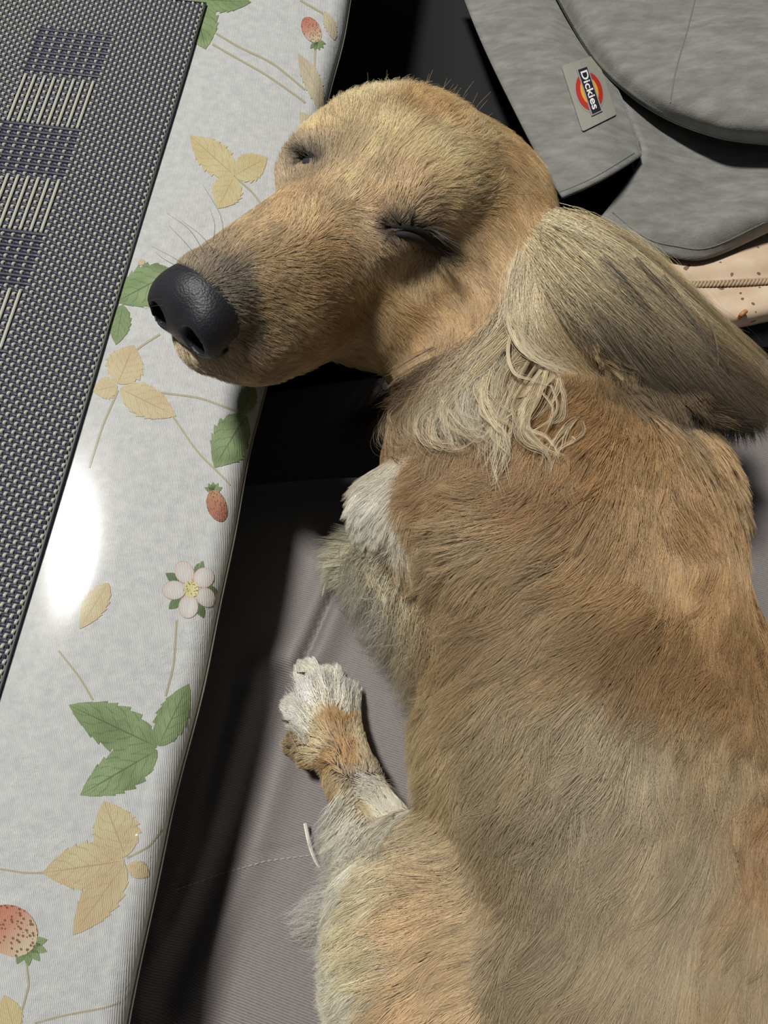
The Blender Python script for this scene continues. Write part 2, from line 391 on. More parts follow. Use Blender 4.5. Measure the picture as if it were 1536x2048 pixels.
rel_box('edge_binding', -.0012, NF * pitch_f, -.0002, .0004, 0, .0011, EDGE, pm)
rel_box('edge_binding', -.0015, -.0009, -NW * pitch_w, .0004, 0, .0011, EDGE, pm)
# ------------------------------------------------------------------ seat cushion under the dog
def grid_mesh(name, xs, ys, zf, mat, parent=None, bottom=None):
    X, Y = np.meshgrid(xs, ys, indexing='ij'); Z = zf(X, Y); n, k = X.shape
    v = np.stack([X, Y, Z], -1).reshape(-1, 3); ix = np.arange(n * k).reshape(n, k)
    f = np.stack([ix[:-1, :-1], ix[1:, :-1], ix[1:, 1:], ix[:-1, 1:]], -1).reshape(-1, 4).tolist()
    if bottom is not None:
        loop = list(ix[:, 0]) + list(ix[-1, 1:]) + list(ix[-2::-1, -1]) + list(ix[0, -2:0:-1]); b0 = len(v)
        low = v[loop].copy(); low[:, 2] = bottom; v = np.concatenate([v, low]); m_ = len(loop)
        f += [(loop[i], b0 + i, b0 + (i + 1) % m_, loop[(i + 1) % m_]) for i in range(m_)]
        f.append(tuple(b0 + i for i in range(m_))[::-1][::-1])
    return mesh_obj(name, v, f, mat, parent)
def seg_dist(X, Y, pts):
    """distance to a polyline and signed side (positive right of travel)"""
    best = np.full(X.shape, 9.0); sgn = np.zeros(X.shape); tt = np.zeros(X.shape)
    for q, (a, b) in enumerate(zip(pts[:-1], pts[1:])):
        ab = b - a; t_ = np.clip(((X - a[0]) * ab[0] + (Y - a[1]) * ab[1]) / (ab @ ab), 0, 1)
        dx, dy = X - a[0] - t_ * ab[0], Y - a[1] - t_ * ab[1]; d = np.hypot(dx, dy); u_ = d < best
        best = np.where(u_, d, best); sgn = np.where(u_, np.sign(ab[0] * dy - ab[1] * dx), sgn); tt = np.where(u_, q + t_, tt)
    return best, sgn, tt
LZ = -.074
CR1 = np.array([P(760, 940, LZ)[:2], P(690, 1130, LZ)[:2], P(600, 1340, LZ)[:2]])
CR2 = np.array([P(560, 1360, LZ)[:2], P(470, 1650, LZ)[:2], P(420, 1780, LZ)[:2], P(330, 2000, LZ)[:2]])
CR3 = np.array([P(470, 1380, LZ)[:2], P(390, 1700, LZ)[:2], P(330, 1850, LZ)[:2]])
SEAM = np.array([P(330, 1752, LZ)[:2], P(430, 1730, LZ)[:2], P(530, 1704, LZ)[:2], P(640, 1690, LZ)[:2]])
SEAM2 = np.array([P(350, 1780, LZ)[:2], P(450, 1745, LZ)[:2], P(530, 1722, LZ)[:2], P(640, 1708, LZ)[:2]])
def lap_z(X, Y):
    X = np.asarray(X, float); Y = np.asarray(Y, float)
    d1, s1, _ = seg_dist(X, Y, CR1); d2, s2, _ = seg_dist(X, Y, CR2); d3, s3, _ = seg_dist(X, Y, CR3); ds, ss, _ = seg_dist(X, Y, SEAM)
    lx = P(600, 1340, LZ)[0] + (Y - P(600, 1340, LZ)[1]) * .30
    z = LZ - np.clip((lx - .012 - X), 0, 1) ** 1.5 * .8
    z = z - .006 * np.exp(-(d1 / .0018) ** 2) + .004 * np.exp(-((d1 - .006) / .006) ** 2)
    z = z - .004 * np.exp(-(d2 / .006) ** 2) + .003 * np.exp(-((d2 - .012) / .007) ** 2)
    z = z - .0022 * np.exp(-(d3 / .004) ** 2)
    z = z - .0008 * np.exp(-(ds / .0010) ** 2)
    e = np.clip((Y - .125 - .35 * np.clip(X, 0, .22)) / .06, 0, 1.0); z = z - .10 * e ** 2
    z = z - .10 * np.clip((X - .30) / .08, 0, 1) ** 2
    dt, _, _ = seg_dist(X, Y, np.array([P(1150, 1080, -.03)[:2], P(1230, 2300, -.03)[:2]]))      # the dog's weight presses it in
    return z - .007 * np.clip(1 - (dt / .065) ** 2, 0, 1)
m = Mat('taupe_twill'); geo = m.n('ShaderNodeNewGeometry'); mp = m.n('ShaderNodeMapping'); m.l(geo.outputs['Position'], mp.inputs[0]); mp.inputs['Rotation'].default_value = (0, 0, math.radians(-72))
w = m.n('ShaderNodeTexWave', i_Scale=300.0, i_Distortion=.6, i_Detail=1.0); m.l(mp.outputs[0], w.inputs['Vector'])
nz = m.n('ShaderNodeTexNoise', i_Scale=900.0, i_Detail=2.0); m.l(geo.outputs['Position'], nz.inputs['Vector'])
h = m.math('ADD', w.outputs['Fac'], m.math('MULTIPLY', nz.outputs[0], .8)); m.bump(h, .4, .0004)
m.l(m.ramp(h, [(.2, rgb(102, 97, 96)), (.8, rgb(136, 130, 128)), ]), m.b.inputs['Base Color'])
m.set(Roughness=.6, Sheen_Weight=.25, Sheen_Roughness=.4); TAUPE = m.m
cu = grid_mesh('seat_cushion', np.linspace(-.16, .40, 280), np.linspace(-.42, .262, 320), lap_z, TAUPE, bottom=-.42)
tag(cu, 'taupe ribbed fabric seat cushion with stitched seam under the dog', 'cushion')
# topstitching, one thread piece after another
THREAD = flat('taupe_thread', rgb(172, 164, 158), .6)
def stitch_line(name, line, parent, zf, mat, step=.0028, r=.00028):
    seg = np.linalg.norm(np.diff(line, axis=0), axis=1); tot = seg.sum(); cum = np.concatenate([[0], np.cumsum(seg)])
    pt = lambda a: np.array([np.interp(a, cum, line[:, 0]), np.interp(a, cum, line[:, 1])])
    vs, fs = [], []; a = 0.0
    while a + step * .75 < tot:
        p0, p1 = pt(a), pt(a + step * .72); tn = nrm(p1 - p0); sd_ = np.array([-tn[1], tn[0]]); b = len(vs)
        for k in range(5):
            q = p0 + (p1 - p0) * k / 4; zz = float(zf(q[0], q[1])) + .0004 * math.sin(math.pi * k / 4) + .0001
            for c, hgt in ((-1, 0), (0, 1), (1, 0)): vs.append((*(q + sd_ * c * r), zz + hgt * r))
        for k in range(4):
            fs += [(b + k * 3, b + k * 3 + 1, b + k * 3 + 4, b + k * 3 + 3), (b + k * 3 + 1, b + k * 3 + 2, b + k * 3 + 5, b + k * 3 + 4)]
        a += step
    return mesh_obj(name, vs, fs, mat, parent)
stitch_line('seam_stitching', SEAM2, cu, lap_z, THREAD)

# ------------------------------------------------------------------ black fabric behind, and the grey sweatshirt on it
m = Mat('black_fabric'); geo = m.n('ShaderNodeNewGeometry'); nz = m.n('ShaderNodeTexNoise', i_Scale=700.0); m.l(geo.outputs['Position'], nz.inputs['Vector'])
m.bump(nz.outputs[0], .3, .0004); m.set(Base_Color=(.008, .008, .009, 1), Roughness=.85); BLACK = m.m
FOLD = np.array([P(1180, 400, -.10)[:2], P(1265, 345, -.10)[:2]])
def blk_z(X, Y):
    d, s_, _ = seg_dist(X, Y, FOLD)
    z = -.090 + .008 * np.sin(X * 22 + 1) * np.sin(Y * 17) + .004 * np.exp(-(d / .004) ** 2)
    return z - .08 * np.clip((.07 - X) / .08, 0, 1) ** 2
bk = grid_mesh('black_floor_cushion', np.linspace(-.25, .5, 110), np.linspace(.268, .72, 80), blk_z, BLACK, bottom=-.42)
tag(bk, 'black fabric cushion under the grey sweatshirt behind the dog', 'cushion')

m = Mat('grey_heather_jersey'); geo = m.n('ShaderNodeNewGeometry'); mp = m.n('ShaderNodeMapping'); m.l(geo.outputs['Position'], mp.inputs[0]); mp.inputs['Scale'].default_value = (1, 2.6, 1); mp.inputs['Rotation'].default_value = (0, 0, .35)
n1 = m.n('ShaderNodeTexNoise', i_Scale=70.0, i_Detail=4.0, i_Roughness=.6); m.l(mp.outputs[0], n1.inputs['Vector'])
n2 = m.n('ShaderNodeTexNoise', i_Scale=1100.0, i_Detail=2.0); m.l(geo.outputs['Position'], n2.inputs['Vector'])
m.l(m.ramp(n1.outputs[0], [(.30, rgb(116, 116, 110)), (.5, rgb(130, 130, 125)), (.72, rgb(148, 148, 144))]), m.b.inputs['Base Color']); m.bump(n2.outputs[0], .5, .0005)
m.set(Roughness=.85, Sheen_Weight=.2); GREY = m.m
def bez(pts, n):
    """smooth polyline through pixel+height points, resampled evenly"""
    pts = np.asarray(pts, float); k = len(pts); t_ = np.linspace(0, k - 1, n); out = np.empty((n, pts.shape[1]))
    P_ = np.concatenate([[2 * pts[0] - pts[1]], pts, [2 * pts[-1] - pts[-2]]])
    for i, tt in enumerate(t_):
        j = min(int(tt), k - 2); f = tt - j; a, b, c, d = P_[j], P_[j + 1], P_[j + 2], P_[j + 3]
        out[i] = .5 * (2 * b + (c - a) * f + (2 * a - 5 * b + 4 * c - d) * f ** 2 + (3 * b - a - 3 * c + d) * f ** 3)
    return out
def sheet(name, rails, mat, parent, n=40, m_=24, thick=.0022, ripple=None):
    """surface lofted through rails of (px, py, z)"""
    R = np.stack([bez(r, n) for r in rails]); C = np.stack([bez(R[:, i], m_) for i in range(n)], 1)
    V_ = np.array([P(*q) for q in C.reshape(-1, 3)])
    if ripple is not None: V_ = V_ + ripple(V_)
    ix = np.arange(n * m_).reshape(m_, n)
    o = mesh_obj(name, V_, np.stack([ix[:-1, :-1], ix[1:, :-1], ix[1:, 1:], ix[:-1, 1:]], -1).reshape(-1, 4), mat, parent)
    md = o.modifiers.new('thickness', 'SOLIDIFY'); md.thickness = thick; md.offset = 0; return o
sw = empty('sweatshirt'); tag(sw, 'light grey heather sweatshirt with a square brand patch near its hem', 'sweatshirt')
ZS = -.045
flap = [[(905, -60, -.056), (965, 90, -.054), (1040, 245, -.052), (1095, 350, -.050), (1124, 396, -.049)],
        [(980, -60, -.050), (1040, 80, -.049), (1105, 210, -.048), (1160, 310, -.047), (1180, 372, -.047)],
        [(1040, -60, -.050), (1100, 60, -.049), (1170, 170, -.048), (1215, 275, -.048), (1232, 344, -.048)],
        [(1085, -60, -.058), (1150, 60, -.058), (1225, 165, -.058), (1265, 255, -.056), (1281, 313, -.055)]]
fp = sheet('front_panel', flap, GREY, sw)
back = [[(1085, -60, -.066), (1150, 60, -.064), (1225, 165, -.063), (1266, 255, -.061), (1282, 313, -.06), (1240, 385, -.066), (1190, 450, -.07)],
        [(1180, -60, -.072), (1250, 60, -.072), (1310, 165, -.074), (1340, 260, -.070), (1350, 340, -.066), (1290, 430, -.066), (1250, 498, -.07)],
        [(1300, -60, -.080), (1360, 60, -.080), (1420, 165, -.080), (1450, 260, -.076), (1440, 350, -.070), (1370, 450, -.066), (1330, 512, -.075)],
        [(1420, -60, -.080), (1470, 60, -.080), (1530, 165, -.080), (1560, 260, -.076), (1520, 350, -.068), (1460, 440, -.062), (1410, 518, -.076)],
        [(1600, -60, -.080), (1640, 60, -.080), (1680, 165, -.080), (1700, 260, -.076), (1650, 340, -.066), (1600, 410, -.062), (1545, 458, -.075)]]
bp_ = sheet('back_panel', back, GREY, sw)
slv = [[(1085, -70, -.050), (1135, 30, -.052), (1195, 125, -.053), (1262, 188, -.054), (1335, 233, -.055), (1410, 262, -.055), (1480, 277, -.055), (1640, 292, -.055)],
       [(1110, -75, -.043), (1165, 15, -.043), (1225, 100, -.044), (1292, 160, -.045), (1360, 205, -.044), (1425, 235, -.043), (1490, 252, -.042), (1650, 262, -.040)],
       [(1180, -80, -.038), (1240, 0, -.040), (1300, 60, -.041), (1360, 110, -.040), (1420, 150, -.037), (1480, 175, -.035), (1540, 190, -.034), (1660, 200, -.032)],
       [(1300, -90, -.036), (1340, -20, -.040), (1390, 20, -.040), (1440, 50, -.036), (1500, 80, -.032), (1560, 100, -.030), (1620, 110, -.028), (1680, 120, -.026)],
       [(1380, -120, -.046), (1400, -80, -.046), (1450, -50, -.044), (1500, -30, -.042), (1560, -10, -.038), (1610, 0, -.034), (1660, 10, -.032), (1720, 20, -.032)]]
sl_ = sheet('sleeve', slv, GREY, sw, n=56, m_=30)
# lower lip of the sleeve fold turns under
mesh_rails = [[(x, y, z) for x, y, z in slv[0]], [(x + 6, y + 4, z - .008) for x, y, z in slv[0]], [(x + 30, y - 16, z - .014) for x, y, z in slv[0]]]
sheet('fold', mesh_rails, GREY, sw, n=56, m_=8)
SEAMG = flat('grey_thread', rgb(120, 122, 118), .8)
def surf_tube(name, px_pts, r, mat, parent, lift=.0, n=40, sides=6):
    c = np.array([P(*q) for q in bez(px_pts, n)]) + np.array([0, 0, lift]); tn = nrm(np.gradient(c, axis=0))
    a = nrm(np.cross(tn, [0, 0, 1.0])); b = np.cross(a, tn)
    rr_ = r(np.linspace(0, 1, n)) if callable(r) else np.full(n, r)
    v = np.concatenate([c[:, None] + (np.cos(2 * math.pi * k / sides) * a + np.sin(2 * math.pi * k / sides) * b)[:, None] * rr_[:, None, None] for k in range(sides)], 1).reshape(-1, 3)
    f = [(i * sides + k, i * sides + (k + 1) % sides, (i + 1) * sides + (k + 1) % sides, (i + 1) * sides + k) for i in range(n - 1) for k in range(sides)]
    f += [tuple(range(sides)), tuple((n - 1) * sides + k for k in range(sides))[::-1]]
    return mesh_obj(name, v, f, mat, parent)
bpy.context.view_layer.update()
def sheet_bvh(o):
    b = bmesh.new(); b.from_mesh(o.evaluated_get(bpy.context.evaluated_depsgraph_get()).data); return BVHTree.FromBMesh(b)
def laid(bv, pts, n=40):
    """pixel polyline laid onto a cloth panel, as (px, py, z)"""
    o = []
    for q in bez([(x, y, 0) for x, y in pts], n):
        d = nrm(P(q[0], q[1], -1) - CAMP); h_ = bv.ray_cast(Vector(CAMP), Vector(d))
        if h_[0] is not None: o.append((q[0], q[1], h_[0][2]))
    return o
surf_tube('seam', laid(sheet_bvh(sl_), [(1392, -10), (1375, 60), (1352, 140), (1341, 205)]), .00045, SEAMG, sw)
surf_tube('hem_seam', laid(sheet_bvh(fp), [(1118, 384), (1150, 372), (1200, 348), (1268, 306)]), .0004, SEAMG, sw)
surf_tube('hem_seam', laid(sheet_bvh(bp_), [(1225, 425), (1290, 475), (1350, 492), (1420, 495), (1530, 445)]), .0004, SEAMG, sw)

# patch: laid out in its own plane (u along the lettering), then set on the flap
bpy.context.view_layer.update()
fpe = fp.evaluated_get(bpy.context.evaluated_depsgraph_get()); bm = bmesh.new(); bm.from_mesh(fpe.data); FBVH = BVHTree.FromBMesh(bm)
def on_flap(px, py, lift):
    d = nrm(P(px, py, -1) - CAMP); h_ = FBVH.ray_cast(Vector(CAMP), Vector(d))
    return (np.array(h_[0]) if h_[0] else P(px, py, -.04)) + np.array([0, 0, lift])
pc_ = [on_flap(*q, .0) for q in ((1122, 135), (1164, 266), (1232, 232), (1192, 112))]
o0 = (pc_[0] + pc_[1] + pc_[2] + pc_[3]) / 4; pu = nrm((pc_[1] - pc_[0]) + (pc_[2] - pc_[3])); pn = nrm(np.cross(pu, (pc_[3] - pc_[0]) + (pc_[2] - pc_[1]))); 
if pn[2] < 0: pn = -pn
pv = np.cross(pn, pu)                                    # u down the lettering, v up across it
PH = np.linalg.norm((pc_[1] - pc_[0] + pc_[2] - pc_[3]) / 2) / 2; PWd = np.linalg.norm((pc_[3] - pc_[0] + pc_[2] - pc_[1]) / 2) / 2
PCX = np.array([(1122, 135), (1164, 266), (1232, 232), (1192, 112)], float)
def pl(u, v, lift):
    a, b = (u / PH + 1) / 2, (1 - v / PWd) / 2            # a down the lettering, b across from right to left
    q = (PCX[0] * (1 - a) + PCX[1] * a) * b + (PCX[3] * (1 - a) + PCX[2] * a) * (1 - b)
    return on_flap(q[0], q[1], lift)
def patch_poly(name, outline, lift, mat, parent, nn=10):
    """filled flat shape that follows the flap: rings from centre to outline"""
    oc = np.array(outline); c = oc.mean(0); k = len(oc); v = [pl(*c, lift)]; f = []
    for r_ in range(1, nn + 1): v += [pl(*(c + (q - c) * r_ / nn), lift) for q in oc]
    f += [(0, 1 + i, 1 + (i + 1) % k) for i in range(k)]
    for r_ in range(nn - 1): f += [(1 + r_ * k + i, 1 + (r_ + 1) * k + i, 1 + (r_ + 1) * k + (i + 1) % k, 1 + r_ * k + (i + 1) % k) for i in range(k)]
    b0 = len(v); v += [pl(*q, lift - .0006) for q in oc]; f += [(1 + (nn - 1) * k + i, b0 + i, b0 + (i + 1) % k, 1 + (nn - 1) * k + (i + 1) % k) for i in range(k)]
    return mesh_obj(name, v, f, mat, parent, False)
def rrect(a, b, r, n=5):
    o = []
    for cx, cy, s0 in ((a - r, b - r, 0), (-a + r, b - r, 90), (-a + r, -b + r, 180), (a - r, -b + r, 270)):
        for i in range(n): an = math.radians(s0 + 90 * i / (n - 1)); o.append((cx + r * math.cos(an), cy + r * math.sin(an)))
    return o
def dens(o, k=4):
    o = np.array(o); return np.concatenate([[o[i] + (o[(i + 1) % len(o)] - o[i]) * j / k for j in range(k)] for i in range(len(o))])
PATCH = flat('patch_cloth', rgb(150, 148, 138), .8)
pt_ = patch_poly('woven_patch', dens(rrect(PH, PWd, .0012, 3), 4), .0011, PATCH, sw); pt_['label'] = 'square grey cloth patch with red and yellow emblem'
oval = lambda a, b, n=40: [(a * math.cos(2 * math.pi * i / n), b * math.sin(2 * math.pi * i / n)) for i in range(n)]
EA, EB = PH * .60, PWd * .70
patch_poly('emblem_rim', oval(EA * 1.08, EB * 1.10), .0013, flat('emblem_silver', rgb(150, 146, 148), .6), pt_)
patch_poly('emblem_ring', oval(EA * .99, EB), .0015, flat('emblem_red', rgb(176, 42, 28), .6), pt_)
patch_poly('emblem_field', oval(EA * .72, EB * .66), .0017, flat('emblem_yellow', rgb(222, 160, 52), .6), pt_)
bh = EB * .36
ban = lambda g: [(-EA * 1.16 - g, -bh - g), (EA * 1.16 + g, -bh - g), (EA * 1.16 + g, bh + g), (-EA * 1.16 - g, bh + g)]
patch_poly('banner_rim', dens(ban(.0007), 6), .0019, flat('emblem_grey', rgb(150, 150, 156), .6), pt_)
patch_poly('banner', dens(ban(0), 6), .0021, flat('emblem_black', rgb(26, 24, 30), .6), pt_)
tcv = bpy.data.curves.new('lettering', 'FONT'); tcv.body = 'Dickies'; tcv.size = 1.0; tcv.align_x = 'CENTER'; tcv.align_y = 'CENTER'; tcv.offset = .018
tmp = bpy.data.objects.new('lettering_src', tcv); sc.collection.objects.link(tmp); bpy.context.view_layer.update()
tme = bpy.data.meshes.new_from_object(tmp.evaluated_get(bpy.context.evaluated_depsgraph_get())); bpy.data.objects.remove(tmp)
tv = np.array([v.co[:2] for v in tme.vertices]); lo_, hi_ = tv.min(0), tv.max(0); cen = (lo_ + hi_) / 2
tv = (tv - cen) / (hi_ - lo_) * np.array([EA * 2.0, bh * 1.5])
mesh_obj('lettering', [pl(a, b, .0024) for a, b in tv], [tuple(p.vertices) for p in tme.polygons], flat('emblem_white', rgb(236, 234, 232), .6), pt_, False)

# ------------------------------------------------------------------ beige padded bag edge with corded seam
m = Mat('beige_suede'); geo = m.n('ShaderNodeNewGeometry'); nz = m.n('ShaderNodeTexNoise', i_Scale=60.0, i_Detail=3.0); m.l(geo.outputs['Position'], nz.inputs['Vector'])
vo = m.n('ShaderNodeTexNoise', i_Scale=150.0, i_Detail=1.0); m.l(geo.outputs['Position'], vo.inputs['Vector'])
base = m.ramp(nz.outputs[0], [(.35, rgb(206, 180, 152)), (.7, rgb(226, 204, 178))]); mx = m.n('ShaderNodeMix', data_type='RGBA')
m.l(m.math('MULTIPLY', m.math('GREATER_THAN', vo.outputs[0], .69), .85), mx.inputs[0]); m.l(base, mx.inputs[6]); mx.inputs[7].default_value = rgb(104, 66, 44)
m.l(mx.outputs[2], m.b.inputs['Base Color']); m.set(Roughness=.6); SUEDE = m.m
bg = empty('beige_bag'); tag(bg, 'beige leather bag with corded seam beside the grey sweatshirt hem', 'bag')
sheet('upper_panel', [[(1290, 470, -.095), (1400, 490, -.095), (1500, 450, -.095), (1640, 400, -.095)], [(1290, 520, -.082), (1400, 530, -.082), (1500, 515, -.08), (1640, 500, -.08)],
                      [(1290, 566, -.084), (1400, 566, -.084), (1500, 562, -.082), (1640, 555, -.082)]], SUEDE, bg, thick=.004)
sheet('lower_panel', [[(1280, 570, -.086), (1400, 570, -.086), (1500, 566, -.084), (1640, 558, -.084)], [(1290, 606, -.078), (1400, 606, -.078), (1480, 606, -.078), (1640, 578, -.077)],
                      [(1330, 630, -.084), (1420, 636, -.083), (1478, 640, -.083), (1640, 604, -.082)], [(1340, 640, -.11), (1420, 645, -.11), (1478, 649, -.11), (1640, 612, -.11)]], SUEDE, bg, thick=.004)
cordc = np.array([P(*q) for q in bez([(1290, 568, -.080), (1400, 568, -.080), (1500, 564, -.078), (1640, 556, -.078)], 300)])
CORD = flat('beige_cord', rgb(188, 168, 140), .7)
tn = nrm(np.gradient(cordc, axis=0)); ca = nrm(np.cross(tn, [0, 0, 1.0])); cb = np.cross(ca, tn); arcl = np.concatenate([[0], np.cumsum(np.linalg.norm(np.diff(cordc, axis=0), axis=1))])
for k in range(2):
    ph = arcl / .0042 * 2 * math.pi + k * math.pi; cc_ = cordc + (np.cos(ph)[:, None] * ca + np.sin(ph)[:, None] * cb) * .0010
    v = np.stack([cc_ + (math.cos(a) * ca + math.sin(a) * cb) * .0012 for a in np.arange(6) * math.pi / 3], 1).reshape(-1, 3)
    mesh_obj('cord_strand', v, [(i * 6 + q, i * 6 + (q + 1) % 6, (i + 1) * 6 + (q + 1) % 6, (i + 1) * 6 + q) for i in range(299) for q in range(6)], CORD, bg)
surf_tube('leather_tab', [(1478, 636, -.078), (1484, 628, -.074), (1492, 622, -.0745)], .0013, flat('tan_tab', rgb(196, 140, 84), .5), bg, n=12)
# ------------------------------------------------------------------ the dog
# head frame: x forward to the nose, y to the dog's left, z dorsal
HO = P(715, 393, .056); HS = .0908
HF = nrm([-.665, -.670, .330]); HL = np.array([.738, -.657, .1546]); HL = nrm(HL - HF * (HL @ HF)); HU = np.cross(HF, HL)
HR = np.stack([HF, HL, HU], 1)
def Hd(x, y, z): return HO + HS * (HR @ np.array([x, y, z], float))
def hell(f, c, r, k=.1, mode='add', rot=None):
    f.ell(Hd(*c), HR if rot is None else HR @ np.array(rot), np.array(r) * HS, k * HS, mode)
def hcone(f, a, b, ra, rb, k=.1, squash=None, mode='add'):
    if squash: squash = (HR @ np.array(squash[0], float), squash[1])
    f.cone(Hd(*a), Hd(*b), ra * HS, rb * HS, k * HS, squash, mode)
P0 = P
def build_body():
    fd = Field((-.15, -.30, -.14), (.26, .32, .125), .0022); I = np.eye(3); BS = .92
    def P(px, py, z): return P0(px, py, z * BS + .027)
    fd.cone(P(1150, 1080, -.055), P(1215, 1500, -.05), .068 * BS, .073 * BS, .02, ((0, 0, 1), .85))       # torso
    fd.cone(P(1215, 1500, -.05), P(1230, 2300, -.05), .073 * BS, .07 * BS, .02, ((0, 0, 1), .85))
    fd.cone(P(1230, 2300, -.05), (.10, -.19, -.024), .07 * BS, .062 * BS, .02, ((0, 0, 1), .85))   # rump
    fd.cone((.10, -.235, -.03), (.02, -.275, -.062), .014, .008, .015)                              # tail
    fd.ell(P(1010, 1060, -.055), I, np.array([.055, .06, .05]) * BS, .03)      # chest
    fd.ell(P(1170, 985, -.035), I, np.array([.055, .045, .045]) * BS, .03)     # shoulder
    fd.cone(P(1040, 970, -.045), Hd(-.62, .08, -.32), .052 * BS, .042 * BS, .03)   # neck
    fd.cone(P(980, 1060, -.02), P(800, 1020, -.035), .024 * BS, .016 * BS, .015)   # near foreleg, folded
    fd.cone(P(800, 1020, -.035), P(835, 1180, -.06), .016 * BS, .014 * BS, .01)
    fd.cone(P(860, 1200, -.078), P(725, 1120, -.096), .016 * BS, .011 * BS, .012)  # far foreleg below it
    fd.ell(P(850, 1950, -.045), I, np.array([.034, .055, .04]) * BS, .02)               # hind leg
    fd.cone(P(815, 1820, -.05), P(745, 1660, -.080), .024 * BS, .014 * BS, .015)
    fd.cone(P(745, 1660, -.080), P(672, 1480, -.092), .0135 * BS, .0125 * BS, .01)
    for a, b, r0, r1 in (((660, 1480), (622, 1356), .0085, .0068), ((675, 1480), (664, 1370), .008, .006),
                         ((645, 1490), (596, 1420), .0085, .006), ((630, 1500), (594, 1488), .0085, .0055), ((690, 1480), (697, 1400), .0075, .0055)):
        fd.cone(P(*a, -.092), P(*b, -.101), r0, r1, .003)
    # cranium and face
    hell(fd, (-.32, 0, -.10), (.50, .45, .40), .12)
    hell(fd, (-.72, .08, -.27), (.38, .42, .33), .2)
    hcone(fd, (-.05, 0, -.20), (.78, 0, -.17), .345, .19, .15)
    hcone(fd, (-.35, 0, -.50), (.60, 0, -.455), .29, .155, .12)
    hcone(fd, (-.10, .06, -.55), (-.75, .2, -.62), .30, .36, .15)
    hell(fd, (.71, 0, -.34), (.25, .19, .17), .08)            # blunt front of the lips
    hell(fd, (.62, 0, -.47), (.20, .14, .13), .08)
    for s in (1, -1):
        hell(fd, (.42, .14 * s, -.36), (.42, .14, .21), .1)       # flews
        hell(fd, (-.15, .21 * s, .08), (.22, .16, .12), .12)      # brow
        hell(fd, (-.34, .31 * s, -.44), (.50, .25, .34), .15)     # cheek
        hell(fd, (.02, .29 * s, -.01), (.13, .075, .09), .12)      # eyeball under lids
    # near ear, laid back over the neck
    ea, eb, ec, ed = P0(1120, 515, .036), P0(1200, 590, .038), P0(1330, 712, .028), P0(1440, 785, .008)
    fd.cone(ea, eb, .010, .020, .012, ((0.2, .2, 1), .35)); fd.cone(eb, ec, .024, .020, .012, ((.3, .2, 1), .30)); fd.cone(ec, ed, .020, .012, .01, ((.3, .2, 1), .3))
    return fd.mesh()
V, F = build_body()
m = Mat('dog_skin'); m.set(Base_Color=rgb(66, 52, 42), Roughness=.9); SKIN = m.m
dog = empty('dog', (0.1, 0.0, -.105)); bpy.context.view_layer.update(); DOGO = np.array(dog.location)
tag(dog, 'golden long-haired dachshund asleep with its chin on the table edge', 'dog')
def dogpart(name, verts, faces, mat, parent=None, smooth=True):
    return mesh_obj(name, np.asarray(verts) - DOGO, faces, mat, parent or dog, smooth)
body = dogpart('body', V, F, SKIN)
BV = BVHTree.FromPolygons([tuple(v) for v in V], [tuple(f) for f in F])
def S(px, py, lift=0.0, zfall=None):
    """point where a sight line meets the dog (or the cushion), lifted off the surface"""
    d = nrm(P(px, py, -1) - CAMP); h_ = BV.ray_cast(Vector(CAMP), Vector(d))
    if h_[0] is not None: return np.array(h_[0]) + np.array(h_[1]) * lift * .5 + np.array([0, 0, lift * .5])
    if zfall is None:
        q = P(px, py, LZ)
        for _ in range(6): q = P(px, py, float(lap_z(q[0], q[1])))
        return q + np.array([0, 0, lift])
    return P(px, py, zfall)

# nose leather
nf = Field(Hd(.95, 0, -.15) - .045, Hd(.95, 0, -.15) + .045, .0009)
hell(nf, (.85, 0, -.155), (.160, .185, .155), .05)
hell(nf, (.89, 0, -.25), (.09, .12, .10), .05)
for s in (1, -1):
    hell(nf, (.91, .110 * s, -.19), (.105, .090, .12), .04)
    hcone(nf, (1.10, .085 * s, -.165), (.92, .115 * s, -.225), .048, .050, .02, mode='sub')
    hcone(nf, (.95, .125 * s, -.235), (.84, .205 * s, -.235), .030, .016, .02, mode='sub')
hcone(nf, (1.06, 0, -.17), (1.0, 0, -.36), .012, .016, .02, mode='sub')
NV, NF_ = nf.mesh()
m = Mat('nose_leather'); geo = m.n('ShaderNodeNewGeometry'); vo = m.n('ShaderNodeTexVoronoi', i_Scale=1300.0); m.l(geo.outputs['Position'], vo.inputs['Vector'])
m.bump(vo.outputs['Distance'], .3, .0004); m.set(Base_Color=rgb(36, 36, 42), Roughness=.5); NOSE = m.m
nose = dogpart('nose', NV, NF_, NOSE); nose['label'] = 'black leathery nose'

# closed eyes: lid rim, dark slit
LID = flat('dark_lid', rgb(44, 40, 43), .75); SLIT = flat('eye_slit', (.006, .005, .005, 1), .85)
def tube_world(name, c, r, mat, parent, sides=8):
    c = np.asarray(c); n = len(c); tn = nrm(np.gradient(c, axis=0)); a = nrm(np.cross(tn, [0.1, 0, 1.0])); b = np.cross(a, tn); r = np.broadcast_to(r, (n,))
    v = np.stack([c + (math.cos(t_) * a + math.sin(t_) * b) * r[:, None] for t_ in np.arange(sides) * 2 * math.pi / sides], 1).reshape(-1, 3)
    f = [(i * sides + k, i * sides + (k + 1) % sides, (i + 1) * sides + (k + 1) % sides, (i + 1) * sides + k) for i in range(n - 1) for k in range(sides)]
    f += [tuple(range(sides)), tuple((n - 1) * sides + k for k in range(sides))[::-1]]
    return dogpart(name, v, f, mat, parent)
EYE_L = [(764, 452), (795, 452), (830, 458), (862, 476), (888, 494), (910, 508)]
EYE_LL = [(775, 464), (800, 466), (830, 472), (856, 488), (878, 502), (900, 510)]
EYE_R = [(592, 322), (604, 314), (620, 312), (634, 322)]
